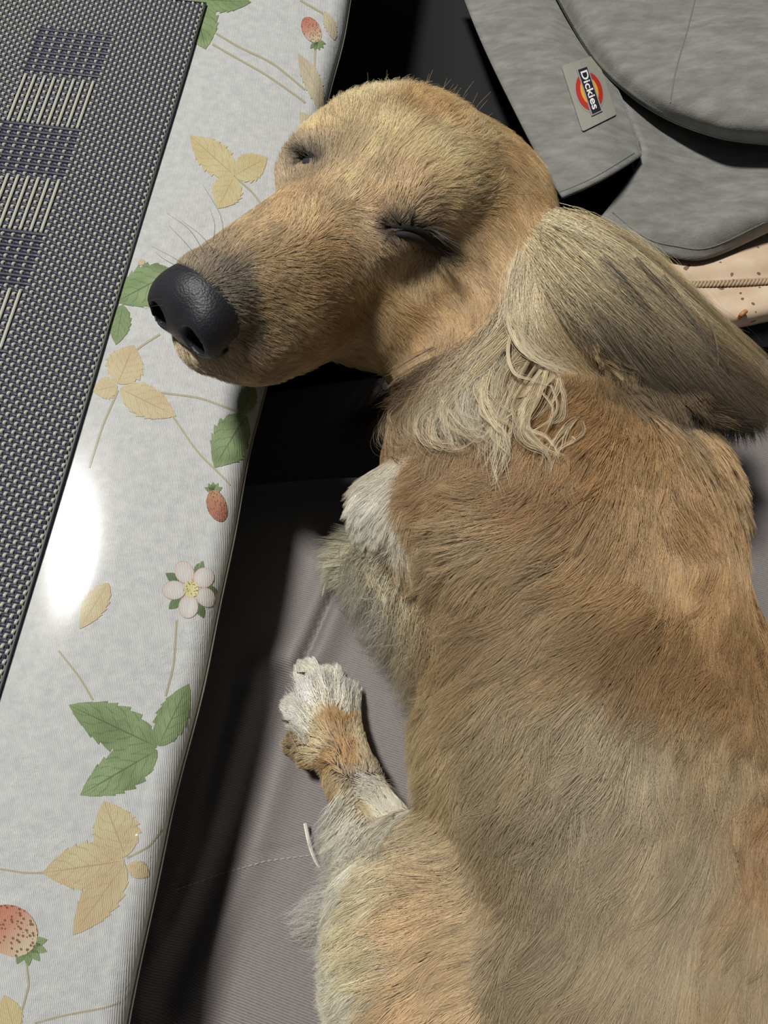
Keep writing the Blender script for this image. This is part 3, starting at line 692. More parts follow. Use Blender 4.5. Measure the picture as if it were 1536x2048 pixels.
def on_skin(pts, n, lift): return np.array([S(q[0], q[1], lift) for q in bez(pts, n)])
tp_ = np.sin(np.linspace(.12, math.pi - .12, 24))
eyeL = tube_world('eyelid', on_skin(EYE_LL, 24, -.0013), .0018 * tp_ + .0004, LID, dog)
tube_world('eye_slit', on_skin(EYE_L, 24, -.0008), .0014 * tp_ + .0003, SLIT, eyeL)
eyeR = tube_world('eyelid', on_skin([(590, 328), (606, 323), (622, 322), (634, 326)], 24, -.0016), .0020 * tp_ + .0004, LID, dog)
tube_world('eye_slit', on_skin(EYE_R, 24, -.0010), .0020 * tp_ + .0003, SLIT, eyeR)

# ---------------- fur
rng = np.random.default_rng(7)
def fur_mat(name):
    m = Mat(name); m.t.nodes.remove(m.b)
    at = m.n('ShaderNodeAttribute', attribute_name='tint'); d = m.n('ShaderNodeBsdfDiffuse'); m.l(at.outputs['Color'], d.inputs[0])
    g = m.n('ShaderNodeBsdfHair', component='Reflection'); g.inputs[0].default_value = (.12, .11, .09, 1); g.inputs['RoughnessU'].default_value = .25; g.inputs['RoughnessV'].default_value = .7
    ad = m.n('ShaderNodeAddShader'); m.l(g.outputs[0], ad.inputs[0]); m.l(d.outputs[0], ad.inputs[1]); m.l(ad.outputs[0], m.out.inputs[0]); return m.m
FUR = fur_mat('fur')
def pale(c, ex=.68, sat=.12):
    c = np.asarray(c) ** ex; g = c.mean(-1, keepdims=True); return np.clip((c * (1 + sat) - g * sat) * np.array([.985, 1.0, .965]), .004, .93)
def hair_obj(name, pts, r0, r1, col, parent=dog, mat=FUR, kind='stuff'):
    """pts (N,K,3) world, col (N,K,3) linear"""
    N, K = pts.shape[:2]; hc = bpy.data.hair_curves.new(name); hc.add_curves([K] * N)
    hc.attributes['position'].data.foreach_set('vector', (pts - DOGO).astype(np.float32).ravel())
    t_ = np.linspace(0, 1, K); r0 = np.broadcast_to(r0, (N,)); rad = (r0[:, None] * (1 - t_) + r1 * t_).astype(np.float32)
    a = hc.attributes.get('radius') or hc.attributes.new('radius', 'FLOAT', 'POINT'); a.data.foreach_set('value', rad.ravel())
    c = np.concatenate([col, np.ones((N, K, 1))], -1).astype(np.float32)
    a = hc.attributes.new('tint', 'FLOAT_COLOR', 'POINT'); a.data.foreach_set('color', c.ravel())
    hc.materials.append(mat); o = link(bpy.data.objects.new(name, hc), parent)
    if kind: o['kind'] = kind
    return o
# comb guides: x, y, direction, length (mm), lift
COMB = dict(
 head=[(430,520,40,-25,4,.25),(520,470,50,-30,5,.25),(600,420,40,-35,6,.25),(690,370,35,-40,7,.25),(760,280,30,-45,9,.25),(640,260,10,-40,8,.35),(610,285,-5,-40,7,.5),
  (720,210,2,-45,11,.5),(790,190,5,-45,12,.55),(880,205,35,-25,11,.35),(860,280,45,-25,10,.2),(950,260,50,5,11,.25),(960,350,50,10,10,.2),(1030,330,40,40,12,.25),
  (1040,420,30,50,12,.2),(900,390,45,-10,9,.2),(800,405,10,-30,6,.3),(840,425,30,-25,6,.3),(890,440,45,5,8,.25),(935,500,40,35,8,.2),(1000,520,25,50,10,.2),
  (835,520,8,40,5,.18),(775,500,10,38,4,.15),(900,580,25,45,8,.2),(980,620,20,50,10,.2),(715,450,40,2,5,.2),(650,530,40,15,5,.2),(740,580,35,35,6,.2),
  (560,560,45,10,4,.25),(510,590,40,10,3.5,.3),(500,650,40,25,4,.3),(580,660,45,25,6,.25),(700,660,45,25,7,.2),(820,660,40,30,8,.2),(480,720,25,35,5,.3),(560,740,40,30,6,.25),
  (410,740,5,40,5,.35),(660,710,45,20,7,.25),(880,700,10,40,12,.25),(610,350,15,-35,5,.25),(585,390,25,-30,5,.25),(460,500,45,-30,4,.3)],
 body=[(900,800,-10,45,20,.25),(790,850,-25,40,18,.25),(1000,850,-5,50,20,.2),(760,930,-20,40,16,.25),(1100,850,-15,40,18,.2),(1200,850,-35,25,17,.25),(1270,860,-20,45,16,.3),(1330,850,20,35,16,.25),
  (1420,870,40,25,16,.2),(1000,960,-48,18,20,.22),(900,980,-45,22,18,.22),(1130,960,-45,22,20,.22),(1240,980,-28,38,20,.22),(1350,980,15,45,18,.2),(1480,980,35,35,16,.2),
  (1000,1060,-46,20,22,.22),(930,1130,-35,38,22,.22),(1120,1100,-45,25,22,.22),(1250,1100,-35,38,22,.2),(1380,1120,-10,48,20,.18),(1500,1120,12,45,18,.18),
  (1050,1220,-38,34,22,.22),(1180,1260,-34,40,22,.2),(1320,1280,-22,45,22,.18),(1480,1300,-5,48,20,.18),(950,1300,-25,42,24,.25),(900,1380,-22,42,24,.25),(1080,1400,-25,42,22,.2),(1250,1430,-20,45,22,.18),
  (1430,1480,-12,48,20,.18),(900,1500,-22,40,22,.25),(1020,1560,-25,42,22,.2),(1180,1600,-20,45,22,.18),(1380,1650,-15,48,20,.18),(1520,1650,-5,50,20,.18),(880,1600,-25,38,20,.22),(980,1720,-25,42,20,.2),
  (1120,1800,-18,46,22,.18),(1300,1850,-12,48,20,.18),(1480,1850,-8,48,20,.18),(1050,1950,-18,46,20,.18),(1250,2020,-12,48,20,.18),(1450,2020,-8,48,20,.18),(1100,2300,-14,48,20,.18),(1350,2300,-8,48,20,.18),(1200,2600,-12,48,20,.18),
  (860,1170,-5,45,16,.25),(880,1250,-10,45,20,.3)],
 foreleg=[(770,1000,-22,38,11,.3),(800,1050,-8,42,11,.28),(840,1090,0,45,13,.25),(820,1150,5,45,15,.3),(790,1190,-5,42,16,.35),(760,1130,-25,35,16,.4),(720,1120,-35,25,16,.4)],
 hind=[(850,1850,-42,8,14,.2),(770,1880,-45,15,17,.3),(900,1950,-40,12,12,.2),(740,1960,-45,12,18,.3),(850,2020,-42,10,14,.2),(880,1780,-38,12,14,.22),(780,1770,-38,25,14,.25),(720,1740,-30,35,14,.3),
  (740,1680,-12,40,13,.25),(690,1650,-25,40,12,.3),(700,1600,0,42,7,.15),(660,1560,-15,32,5,.12),(725,1600,20,35,8,.2),(690,1520,-6,-30,4,.08),(650,1510,-30,-12,4.5,.12),(710,1470,5,-35,6,.2),(670,1440,-10,-40,7,.15),
  (640,1390,-15,-40,7,.2),(610,1360,-15,-35,6,.25),(680,1390,0,-42,8,.2),(600,1430,-35,-20,7,.25),(590,1480,-35,5,6,.25)])
TINT = [ # x, y, sRGB; lower body and cheek tints include the shade falling there
 (425,525,110,92,74),(455,548,84,72,60),(484,600,80,68,56),(505,480,176,140,98),(540,545,182,142,96),(535,610,184,146,98),(455,505,150,122,92),(600,420,190,152,104),(690,370,206,170,120),(760,280,214,182,128),(640,260,210,174,120),(720,205,222,192,140),(790,180,224,194,144),
 (850,230,192,146,92),(900,225,198,154,100),(880,290,216,184,132),(950,260,212,176,124),(960,350,208,168,114),(1030,330,198,152,98),(1040,420,186,138,84),(900,390,214,176,122),(800,395,196,156,108),(845,425,160,124,86),(760,455,150,112,82),
 (895,470,206,172,124),(935,520,166,122,78),(1000,520,184,138,86),(835,520,186,148,100),(780,500,176,136,96),(900,580,160,112,62),(980,620,160,114,66),(715,450,192,152,106),(650,530,170,126,80),(740,580,180,134,80),(700,620,146,100,54),
 (560,560,172,134,90),(500,655,104,88,70),(540,665,186,148,100),(580,640,190,150,100),(620,700,170,124,76),(700,680,190,148,92),(820,660,158,112,64),(480,720,176,142,102),(560,740,186,146,98),(410,735,176,150,116),(660,730,170,124,78),(880,700,140,102,62),
 (610,350,150,118,86),(615,300,120,96,72),(585,390,188,146,100),
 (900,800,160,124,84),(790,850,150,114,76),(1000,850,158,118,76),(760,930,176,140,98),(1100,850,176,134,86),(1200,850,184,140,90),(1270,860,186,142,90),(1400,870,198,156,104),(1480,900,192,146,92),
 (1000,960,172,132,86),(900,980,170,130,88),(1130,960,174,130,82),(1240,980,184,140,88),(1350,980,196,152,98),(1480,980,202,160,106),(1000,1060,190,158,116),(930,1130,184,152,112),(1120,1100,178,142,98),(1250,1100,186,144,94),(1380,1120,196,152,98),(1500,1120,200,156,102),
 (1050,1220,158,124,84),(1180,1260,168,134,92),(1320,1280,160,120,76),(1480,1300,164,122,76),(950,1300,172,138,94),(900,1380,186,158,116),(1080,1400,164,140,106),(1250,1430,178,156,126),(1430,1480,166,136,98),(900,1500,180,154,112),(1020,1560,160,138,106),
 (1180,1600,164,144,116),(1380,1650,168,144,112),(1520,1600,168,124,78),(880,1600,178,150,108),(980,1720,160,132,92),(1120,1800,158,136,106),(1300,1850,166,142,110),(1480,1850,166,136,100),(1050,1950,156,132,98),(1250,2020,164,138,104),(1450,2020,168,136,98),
 (770,1000,236,228,216),(800,1050,232,220,202),(845,1090,206,178,142),(820,1150,190,156,116),(870,1170,200,166,124),(760,1130,214,200,170),(720,1120,206,198,172),(860,1000,196,160,118),
 (850,1850,226,190,142),(770,1880,230,210,172),(900,1950,224,186,138),(730,1960,232,222,202),(850,2020,222,184,134),(900,1780,206,172,128),(780,1770,226,206,172),(720,1740,230,222,206),(740,1680,230,222,208),(690,1650,232,224,210),
 (710,1600,216,184,138),(660,1560,206,176,134),(735,1590,236,228,214),(690,1500,194,144,84),(660,1520,204,160,104),(640,1490,222,196,152),(720,1480,232,210,176),(680,1440,204,158,98),(640,1390,234,218,190),(615,1360,240,234,222),(690,1395,242,238,230),(600,1430,240,236,226),(590,1480,190,160,118),(605,1530,170,146,116),
 (1150,480,216,192,148),(1250,560,198,170,126),(1330,680,170,142,104),(1300,760,110,84,54),(1380,790,60,48,36),(1440,790,52,42,32)]
def smp():
    """random roots on the body with normals"""
    tri = np.concatenate([F[:, [0, 1, 2]], F[:, [0, 2, 3]]]); A, B, C = V[tri[:, 0]], V[tri[:, 1]], V[tri[:, 2]]
    cr = np.cross(B - A, C - A); ar = np.linalg.norm(cr, axis=1) / 2
    vn = np.zeros_like(V)
    for k in range(3): np.add.at(vn, tri[:, k], cr)
    vn = nrm(vn); ce = (A + B + C) / 3; pp = proj(ce)
    ok = (nrm(cr)[:, 2] > -.6) & (pp[:, 0] > 200) & (pp[:, 0] < 2200) & (pp[:, 1] > -200)
    head_w = np.linalg.norm(ce - HO, axis=1) < .13
    wt = ar * ok * np.where(head_w, DEN_H, DEN_B); N = int(wt.sum() * 1e6)
    ti = rng.choice(len(tri), N, p=wt / wt.sum()); u, v = rng.random(N), rng.random(N); fl_ = u + v > 1; u[fl_], v[fl_] = 1 - u[fl_], 1 - v[fl_]
    w_ = 1 - u - v; p = A[ti] * w_[:, None] + B[ti] * u[:, None] + C[ti] * v[:, None]
    n = nrm(vn[tri[ti, 0]] * w_[:, None] + vn[tri[ti, 1]] * u[:, None] + vn[tri[ti, 2]] * v[:, None])
    return p, n
DEN_H, DEN_B = 6.4, 3.2
def idw(pts, gp, vals, pw=4.0):
    out = np.empty((len(pts), vals.shape[1])); near = np.empty(len(pts), int)
    for i in range(0, len(pts), 20000):
        d2 = ((pts[i:i + 20000, None] - gp[None]) ** 2).sum(-1) + 1e-7; w_ = d2 ** (-pw / 2); out[i:i + 20000] = (w_ @ vals) / w_.sum(1, keepdims=True); near[i:i + 20000] = d2.argmin(1)
    return out, near
def value_noise(p, scale, seed):
    r_ = np.random.default_rng(seed).random((32, 32, 32)); q = p * scale; i = np.floor(q).astype(int); f = q - i; f = f * f * (3 - 2 * f); o = 0
    for a in (0, 1):
        for b in (0, 1):
            for c in (0, 1):
                o = o + r_[(i[:, 0] + a) % 32, (i[:, 1] + b) % 32, (i[:, 2] + c) % 32] * (f[:, 0] if a else 1 - f[:, 0]) * (f[:, 1] if b else 1 - f[:, 1]) * (f[:, 2] if c else 1 - f[:, 2])
    return o
gpos, gval, greg = [], [], []
for ri, reg in enumerate(COMB):
    for x, y, dx, dy, L, lf in COMB[reg]:
        a = S(x, y); b = S(x + dx * .3, y + dy * .3); d = nrm(b - a)
        if abs(d[2]) > .93 or np.linalg.norm(b - a) > .02: d = nrm([dx, -dy, 0])
        gpos.append(a); gval.append([*d, L * .001, lf]); greg.append(ri)
for x, y in ((1150, 480), (1250, 560), (1330, 680)):
    a = S(x, y); gpos.append(a); gval.append([.75, -.62, -.2, .02, .15]); greg.append(4)
gpos = np.array(gpos); gval = np.array(gval); greg = np.array(greg)
tpos = np.array([S(t_[0], t_[1]) for t_ in TINT]); tval = lin(np.array([t_[2:] for t_ in TINT]) / 255.0); ish = np.array([t_[1] < 770 and t_[0] < 1060 for t_ in TINT]); tval = np.where(ish[:, None], pale(tval, .54, .10), pale(tval, .98, -.14) * np.array([.985, 1.005, .985]))  # body tints darkened against the head, a cast shadow put into the fur colour
p, n = smp(); N = len(p); print('fur roots', N)
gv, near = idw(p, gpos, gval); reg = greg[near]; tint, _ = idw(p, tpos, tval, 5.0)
eyeln = np.concatenate([on_skin(EYE_L, 40, 0), on_skin(EYE_LL, 40, 0), on_skin(EYE_R, 20, 0)])
de = np.min(np.linalg.norm(p[:, None, :] - eyeln[None], axis=-1), axis=1) if N < 1 else np.concatenate([np.min(np.linalg.norm(p[i:i + 20000, None] - eyeln[None], axis=-1), axis=1) for i in range(0, N, 20000)])
q = (p - HO) @ HR / HS
gv[:, 3] *= .45 + .55 * np.clip(de / .007, 0, 1)
keepm = (de > .0009) & ~((q[:, 0] > .90) & (np.abs(q[:, 1]) < .2) & (q[:, 2] > -.28))
p, n, gv, tint, reg, de, q = (a[keepm] for a in (p, n, gv, tint, reg, de, q)); N = len(p)
def grow(p, n, gv, tint, K=6, clump=.68, rnd=.08, spread=20, swirl=.7):
    N = len(p); d = nrm(gv[:, :3]); d = nrm(d - n * (d * n).sum(1, keepdims=True)); L = gv[:, 3] * (.65 + .5 * rng.random(N)); lf = gv[:, 4] * (.6 + .8 * rng.random(N))
    sd = np.cross(n, d); an = swirl * ((value_noise(p, 90, 1) - .5) * 1.0 + (value_noise(p, 230, 2) - .5) * .7) + rng.normal(0, rnd, N)
    d = nrm(d * np.cos(an)[:, None] + sd * np.sin(an)[:, None]); sd = np.cross(n, d)
    t_ = np.linspace(0, 1, K)[None, :, None]; cv = (rng.normal(0, .10, N) + (value_noise(p, 120, 3) - .5) * .5)[:, None, None]
    l3 = L[:, None, None]
    pts = p[:, None] + l3 * (d[:, None] * t_ + n[:, None] * lf[:, None, None] * (t_ - .55 * t_ ** 2) * 1.4 + sd[:, None] * cv * t_ ** 2)
    # clumping
    from mathutils.kdtree import KDTree
    nc = max(N // spread, 1); ci = rng.choice(N, nc, replace=False); kd = KDTree(nc)
    for k_, c in enumerate(ci): kd.insert(p[c], k_)
    kd.balance(); fnd = kd.find; own = np.fromiter((fnd(x)[1] for x in p.tolist()), int, N); own = ci[own]
    cw = (clump * (.5 + .8 * rng.random(N)))[:, None, None] * t_ ** 1.3
    tgt = pts[own]; tgt = tgt + (p - p[own])[:, None] * .25
    pts = pts * (1 - cw) + tgt * cw
    # colour: each clump and strand a little different, paler towards the tip
    br = (.72 + .5 * rng.random(N)) * (.85 + .3 * rng.random(N)[own]) * (.78 + .44 * value_noise(p, 150, 5))
    grad = (.72 + .40 * t_[0, :, 0])[None, :]
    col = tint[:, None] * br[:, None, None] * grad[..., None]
    return pts, np.clip(col, 0, .93)
hd = reg == 0; pts = np.empty((N, 6, 3)); col = np.empty((N, 6, 3))
pts[hd], col[hd] = grow(p[hd], n[hd], gv[hd], tint[hd], clump=.45, rnd=.07, spread=12, swirl=.55)
gv[~hd, 3] *= 1.15; gv[~hd, 4] *= .85
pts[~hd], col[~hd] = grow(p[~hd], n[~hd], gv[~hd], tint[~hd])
# dark rims of the eyes
dk = np.clip((de - .0012) / .0032, 0, 1)[:, None, None]; isr = (q[:, 0] > -.3); col = np.where(isr[:, None, None], col * (.22 + .78 * dk), col)
RAD = np.where(reg == 0, .00006, .000085)
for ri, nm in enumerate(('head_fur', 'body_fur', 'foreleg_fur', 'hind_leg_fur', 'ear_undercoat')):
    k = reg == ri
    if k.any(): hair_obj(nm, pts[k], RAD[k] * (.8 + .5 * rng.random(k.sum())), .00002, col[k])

# ---------------- long hair: sheets of strands between guide strands
def hair_sheet(name, guides, count, tint0, tint1, K=14, jit=.0016, wave=.0008, rad=.00009, clumps=40, dark=None, absz=False, parent=dog, cvar=.18, short=.62, tight=.6):
    """guides: list of strands of (px, py, lift) points on the dog; strands fill between neighbours"""
    G_ = []
    for g in guides:
        c = bez(g, 26); 
        if absz == 'droop':
            z0 = S(c[0, 0], c[0, 1], .001)[2]; zt = P(c[-1, 0], c[-1, 1], LZ); z1 = max(float(lap_z(zt[0], zt[1])) + .006, -.09); tq = np.linspace(0, 1, 26) ** 1.2
            w_ = np.array([P(a[0], a[1], z0 + (z1 - z0) * f_ + a[2] * math.sin(math.pi * min(f_, 1))) for a, f_ in zip(c, tq)])
        else: w_ = np.array([P(*a) if absz else S(*a) for a in c])
        for _ in range(3): w_[1:-1] = (w_[:-2] + 2 * w_[1:-1] + w_[2:]) / 4
        G_.append(w_)
    G_ = np.array(G_); u = rng.random(count) * (len(G_) - 1); i0 = np.minimum(u.astype(int), len(G_) - 2); f = (u - i0)
    ck = np.floor(u * clumps / (len(G_) - 1)); cr = np.random.default_rng(len(name) * 7 + count).normal(size=(clumps + 2, 8)); ci = ck.astype(int)
    cu_ = (ck + .5) * (len(G_) - 1) / clumps
    t_ = np.linspace(0, 1, K); end = np.clip(short + (1.02 - short) * rng.random(count) + .05 * cr[ci, 0], .3, 1.0)
    st_ = .22 * rng.random(count) ** 1.5; tt = (st_[:, None] + t_[None] * (end - st_)[:, None]) * 25; j0 = np.minimum(tt.astype(int), 24); fj = (tt - j0)[..., None]
    ue = np.clip(u[:, None] + (cu_ - u)[:, None] * tight * (t_[None] ** 1.2), 0, len(G_) - 1 - 1e-6); i0 = ue.astype(int); f = (ue - i0)[..., None]
    A = G_[i0, j0] * (1 - fj) + G_[i0, j0 + 1] * fj; B = G_[i0 + 1, j0] * (1 - fj) + G_[i0 + 1, j0 + 1] * fj
    pts = A * (1 - f) + B * f
    ph = cr[ci, 1][:, None] * 3 + t_[None] * (7 + 2 * cr[ci, 2][:, None]); amp = wave * (t_[None] ** .8) * (1 + .4 * cr[ci, 3][:, None])
    tn = nrm(np.gradient(pts, axis=1)); sd_ = nrm(np.cross(tn, [0, 0, 1.0]))
    pts = pts + sd_ * (np.sin(ph) * amp)[..., None]
    jj = rng.normal(0, 1, (count, 1, 3)) * jit * np.array([1, 1, .6]); sh = (.9 - .45 * t_)[None, :, None]; pts = pts + jj * sh
    pts = pts + sd_ * (rng.normal(0, 1, (count, 1)) * t_[None] ** 2 * jit * .8)[..., None]
    a0 = pale(lin(np.array(tint0) / 255.0), .70, -.06); a1 = pale(lin(np.array(tint1) / 255.0), .70, -.06)
    if a0.ndim == 1: a0 = np.tile(a0, (len(G_), 1)); 
    if a1.ndim == 1: a1 = np.tile(a1, (len(G_), 1))
    uu = u; k0 = np.minimum(uu.astype(int), len(G_) - 2); fk = (uu - k0)[:, None]
    c0 = a0[k0] * (1 - fk) + a0[k0 + 1] * fk; c1 = a1[k0] * (1 - fk) + a1[k0 + 1] * fk
    col = c0[:, None] * (1 - t_[None, :, None]) + c1[:, None] * t_[None, :, None]
    br = (.6 + .7 * rng.random(count)) * np.exp(cvar * cr[ci, 4])
    if dark is not None:
        dm = rng.random(count) < dark; br = np.where(dm, br * .25, br)
    return hair_obj(name, pts, rad * (.7 + .6 * rng.random(count)), rad * .3, np.clip(col * br[:, None, None], 0, .93), parent)
# ear: fan from its base near (1070,480) to the far right
ear_g = [[(1110,440,0.042),(1180,455,0.042),(1270,500,0.036),(1370,590,0.026),(1450,660,0.014),(1530,735,-0.002)],
         [(1100,455,0.050),(1180,485,0.054),(1280,550,0.050),(1390,650,0.040),(1480,725,0.024),(1570,800,0.006)],
         [(1092,470,0.053),(1170,520,0.058),(1270,600,0.055),(1380,700,0.044),(1460,765,0.030),(1550,830,0.012)],
         [(1085,485,0.054),(1150,545,0.058),(1230,625,0.055),(1330,720,0.044),(1420,790,0.028),(1500,845,0.012)],
         [(1075,500,0.054),(1120,570,0.056),(1180,640,0.052),(1260,715,0.042),(1340,775,0.030),(1410,820,0.018)],
         [(1068,515,0.053),(1095,590,0.052),(1140,660,0.046),(1200,720,0.036),(1260,765,0.028),(1320,800,0.020)]]
hair_sheet('ear_hair', ear_g, 52000, [(216,182,128),(220,196,150),(214,188,142),(200,170,122),(208,178,132),(222,194,150)],
           [(190,160,112),(150,120,80),(64,48,34),(18,14,11),(34,25,16),(150,106,56)], jit=.0026, wave=.0044, rad=.00005, clumps=130, dark=.12, absz=True, cvar=.34, short=.4, tight=.5)
low_g = [[(1068,515,.053),(1078,600,.052),(1115,670,.046),(1180,718,.038),(1240,752,.030),(1262,772,.026)],
         [(1060,520,.053),(1052,610,.052),(1080,680,.048),(1140,735,.040),(1200,770,.032),(1245,778,.028)],
         [(1052,530,.052),(1030,620,.051),(1040,690,.048),(1080,740,.042),(1150,768,.034),(1215,772,.028)]]
hair_sheet('ear_hair', low_g, 12000, [(212,184,140),(212,188,148),(210,188,154)], [(196,156,106),(210,176,130),(216,192,158)], jit=.0026, wave=.0034, clumps=44, absz=True, rad=.00005, short=.4)
# throat and neck curls
th_g = [[(1050,545,.004),(1030,640,.008),(1000,730,.008),(985,800,.008),(1000,860,.006),(1040,900,.006)],
        [(1040,580,.004),(1010,670,.008),(970,750,.010),(935,810,.010),(920,860,.008),(950,890,.006)],
        [(1020,630,.004),(975,710,.008),(925,775,.010),(880,825,.010),(860,870,.008),(885,900,.006)],
        [(970,690,.004),(925,745,.008),(875,800,.010),(825,840,.010),(800,880,.008),(825,905,.006)],
        [(910,730,.004),(860,775,.008),(810,815,.010),(765,850,.010),(745,885,.008),(760,915,.006)],
        [(860,760,.004),(800,795,.006),(745,825,.008),(700,845,.008),(675,855,.008),(660,860,.006)]]
hair_sheet('throat_hair', th_g, 5000, [(190,166,128),(172,146,108),(126,98,66),(80,58,36),(56,38,24),(44,30,20)],  # strands darken to the left, throat shadow painted into their colour
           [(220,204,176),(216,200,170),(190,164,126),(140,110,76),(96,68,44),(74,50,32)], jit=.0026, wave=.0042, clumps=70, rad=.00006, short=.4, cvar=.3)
def lock(pts_px, n, r, col0, col1, rad=.0001, name='hair_lock', wav=.0, tip=.0004):
    c = bez(pts_px, 40); w_ = np.array([S(a[0], a[1], a[2]) for a in c])
    for _ in range(4): w_[1:-1] = (w_[:-2] + 2 * w_[1:-1] + w_[2:]) / 4
    t_ = np.linspace(0, 1, 40); tn = nrm(np.gradient(w_, axis=0)); sd_ = nrm(np.cross(tn, [0, 0, 1.0]))
    o = rng.normal(0, 1, (n, 2)); prof = r * (1 - t_) ** .7 * .6 + r * .4 * np.sin(math.pi * t_) + tip * .5
    pts = w_[None] + sd_[None] * (o[:, :1] * prof[None])[..., None] + np.array([0, 0, 1.0]) * (np.abs(o[:, 1:]) * prof[None] * .5)[..., None]
    end = (.35 + .65 * rng.random(n) ** .6); tt = t_[None] * end[:, None] * 39; j = np.minimum(tt.astype(int), 38); f = (tt - j)[..., None]; a = np.arange(n)[:, None]
    pts = pts[a, j] * (1 - f) + pts[a, j + 1] * f; pts = pts[:, ::2]
    c0, c1 = pale(lin(np.array(col0) / 255.), .72, -.08), pale(lin(np.array(col1) / 255.), .72, -.08); tk = np.linspace(0, 1, pts.shape[1])[None, :, None]
    return pts, np.clip((c0 * (1 - tk) + c1 * tk) * (.75 + .4 * rng.random(n))[:, None, None], 0, .93)
CRM, WHT = (196, 170, 126), (222, 204, 170)
LK = [([(1040,600,.010),(1020,680,.013),(1040,740,.014),(1085,768,.013),(1140,764,.010)],120,.0012),
      ([(1050,590,.008),(1010,690,.012),(940,770,.012),(905,820,.012),(915,870,.010),(955,890,.008),(985,850,.008)],110,.0011),
      ([(1060,740,.012),(1020,770,.010),(995,820,.010),(985,880,.008),(975,930,.006),(990,1005,.006)],70,.0010),
      ([(1080,760,.012),(1060,800,.010),(1035,850,.010),(1060,885,.008),(1095,905,.008),(1100,950,.006)],90,.0009),
      ([(1000,700,.012),(930,760,.012),(880,800,.010),(865,850,.010),(880,895,.008),(930,905,.006)],80,.0010),
      ([(930,740,.010),(860,790,.010),(800,840,.010),(780,880,.008),(800,905,.006),(850,890,.006)],70,.0010),
      ([(980,720,.010),(960,800,.010),(990,850,.010),(1010,880,.008),(985,930,.006),(970,960,.006)],80,.0010),
      ([(1090,780,.010),(1105,820,.008),(1080,860,.008),(1060,880,.006)],40,.0010),
      ([(1060,800,.010),(1020,830,.008),(1000,880,.008),(1015,910,.006),(990,950,.005)],60,.0010),
      ([(880,720,.008),(820,760,.010),(760,810,.010),(735,860,.008),(760,900,.006)],50,.0012),
      ([(800,740,.006),(740,780,.008),(690,830,.006),(655,850,.006)],26,.0010),
      ([(1150,850,.004),(1130,885,.006),(1105,915,.006),(1100,950,.004)],18,.0005),
      ([(1440,640,.010),(1500,670,.010),(1545,720,.006)],16,.0005)]
def frizz(g, n_, r_):
    o = []
    for k in range(7 if g[0][0] > 960 else 4):
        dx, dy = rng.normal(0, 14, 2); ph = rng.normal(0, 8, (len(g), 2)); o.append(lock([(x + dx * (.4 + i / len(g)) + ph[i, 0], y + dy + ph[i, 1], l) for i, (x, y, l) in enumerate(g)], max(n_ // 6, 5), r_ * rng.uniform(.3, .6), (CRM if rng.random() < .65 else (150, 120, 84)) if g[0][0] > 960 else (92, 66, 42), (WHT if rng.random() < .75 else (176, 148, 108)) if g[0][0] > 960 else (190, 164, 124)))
    return np.concatenate([q_[0] for q_ in o]), np.concatenate([q_[1] for q_ in o])
a_, b_ = zip(*[frizz(g, n_, r_) for g, n_, r_ in LK])
hair_obj('curled_locks', np.concatenate(a_), .000065, .00003, np.concatenate(b_))
a_, b_ = zip(*[lock(g, n_, r_, (52, 42, 34), (40, 34, 30)) for g, n_, r_ in (
    ([(1240,560,.012),(1320,650,.012),(1400,740,.012),(1440,800,.008)],12,.0012), ([(1290,590,.012),(1350,680,.012),(1400,760,.010)],8,.0008),
    ([(1330,620,.012),(1390,700,.012),(1410,790,.008)],6,.0004), ([(1470,790,.008),(1500,830,.008),(1520,880,.010)],10,.0004), ([(1180,560,.012),(1260,650,.012),(1340,750,.010)],24,.0025))])
hair_obj('dark_ear_hair', np.concatenate(a_), .00009, .00004, np.concatenate(b_))
a_, b_ = lock([(612,1645,.006),(622,1690,.006),(636,1725,.005),(652,1745,.004)], 14, .0003, (226, 220, 206), (238, 234, 226)); hair_obj('hock_strand', a_, .00009, .00005, b_)
# feathering: chest fringe, foreleg, thigh, paw
hair_sheet('chest_feathering', [[(740,1080,.002),(712,1110,.004),(690,1150,.003),(668,1195,.002)],[(770,1130,.003),(742,1180,.004),(716,1220,.003),(698,1262,.002)],[(805,1170,.003),(785,1235,.004),(768,1290,.003),(758,1335,.002)],
           [(850,1220,.003),(832,1290,.004),(815,1350,.003),(800,1410,.002)],[(885,1280,.003),(865,1350,.004),(848,1405,.003),(836,1465,.002)],[(910,1340,.003),(888,1420,.004),(866,1480,.003),(850,1540,.002)]], 5200,
           [(196,184,150),(206,194,164),(206,190,158),(190,166,126),(170,140,98),(160,130,90)], [(216,210,190),(236,230,214),(232,224,206),(212,194,160),(190,164,122),(176,146,104)], jit=.0030, wave=.0020, clumps=46, absz='droop', short=.35)
hair_sheet('belly_feathering', [[(905,1420,.003),(880,1480,.003),(862,1530,.002)],[(890,1500,.003),(866,1560,.003),(850,1610,.002)],[(880,1580,.003),(850,1630,.003),(832,1670,.002)]], 1600, (166,138,96), (186,160,118), jit=.0026, wave=.0014, clumps=20, absz='droop', short=.4)
hair_sheet('thigh_feathering', [[(760,1690,.003),(710,1730,.004),(668,1760,.003),(632,1795,.002)],[(770,1750,.003),(700,1785,.004),(640,1815,.003),(572,1850,.002)],[(765,1810,.003),(705,1832,.004),(650,1850,.003),(600,1885,.002)],
           [(770,1880,.003),(715,1905,.004),(672,1925,.003),(640,1945,.002)],[(765,1960,.003),(715,1980,.004),(675,2000,.003),(645,2025,.002)],[(765,2040,.003),(715,2060,.004),(680,2080,.003),(655,2110,.002)]], 4600,
           (222,206,174), (232,226,212), jit=.0030, wave=.0020, clumps=40, absz='droop', short=.35)
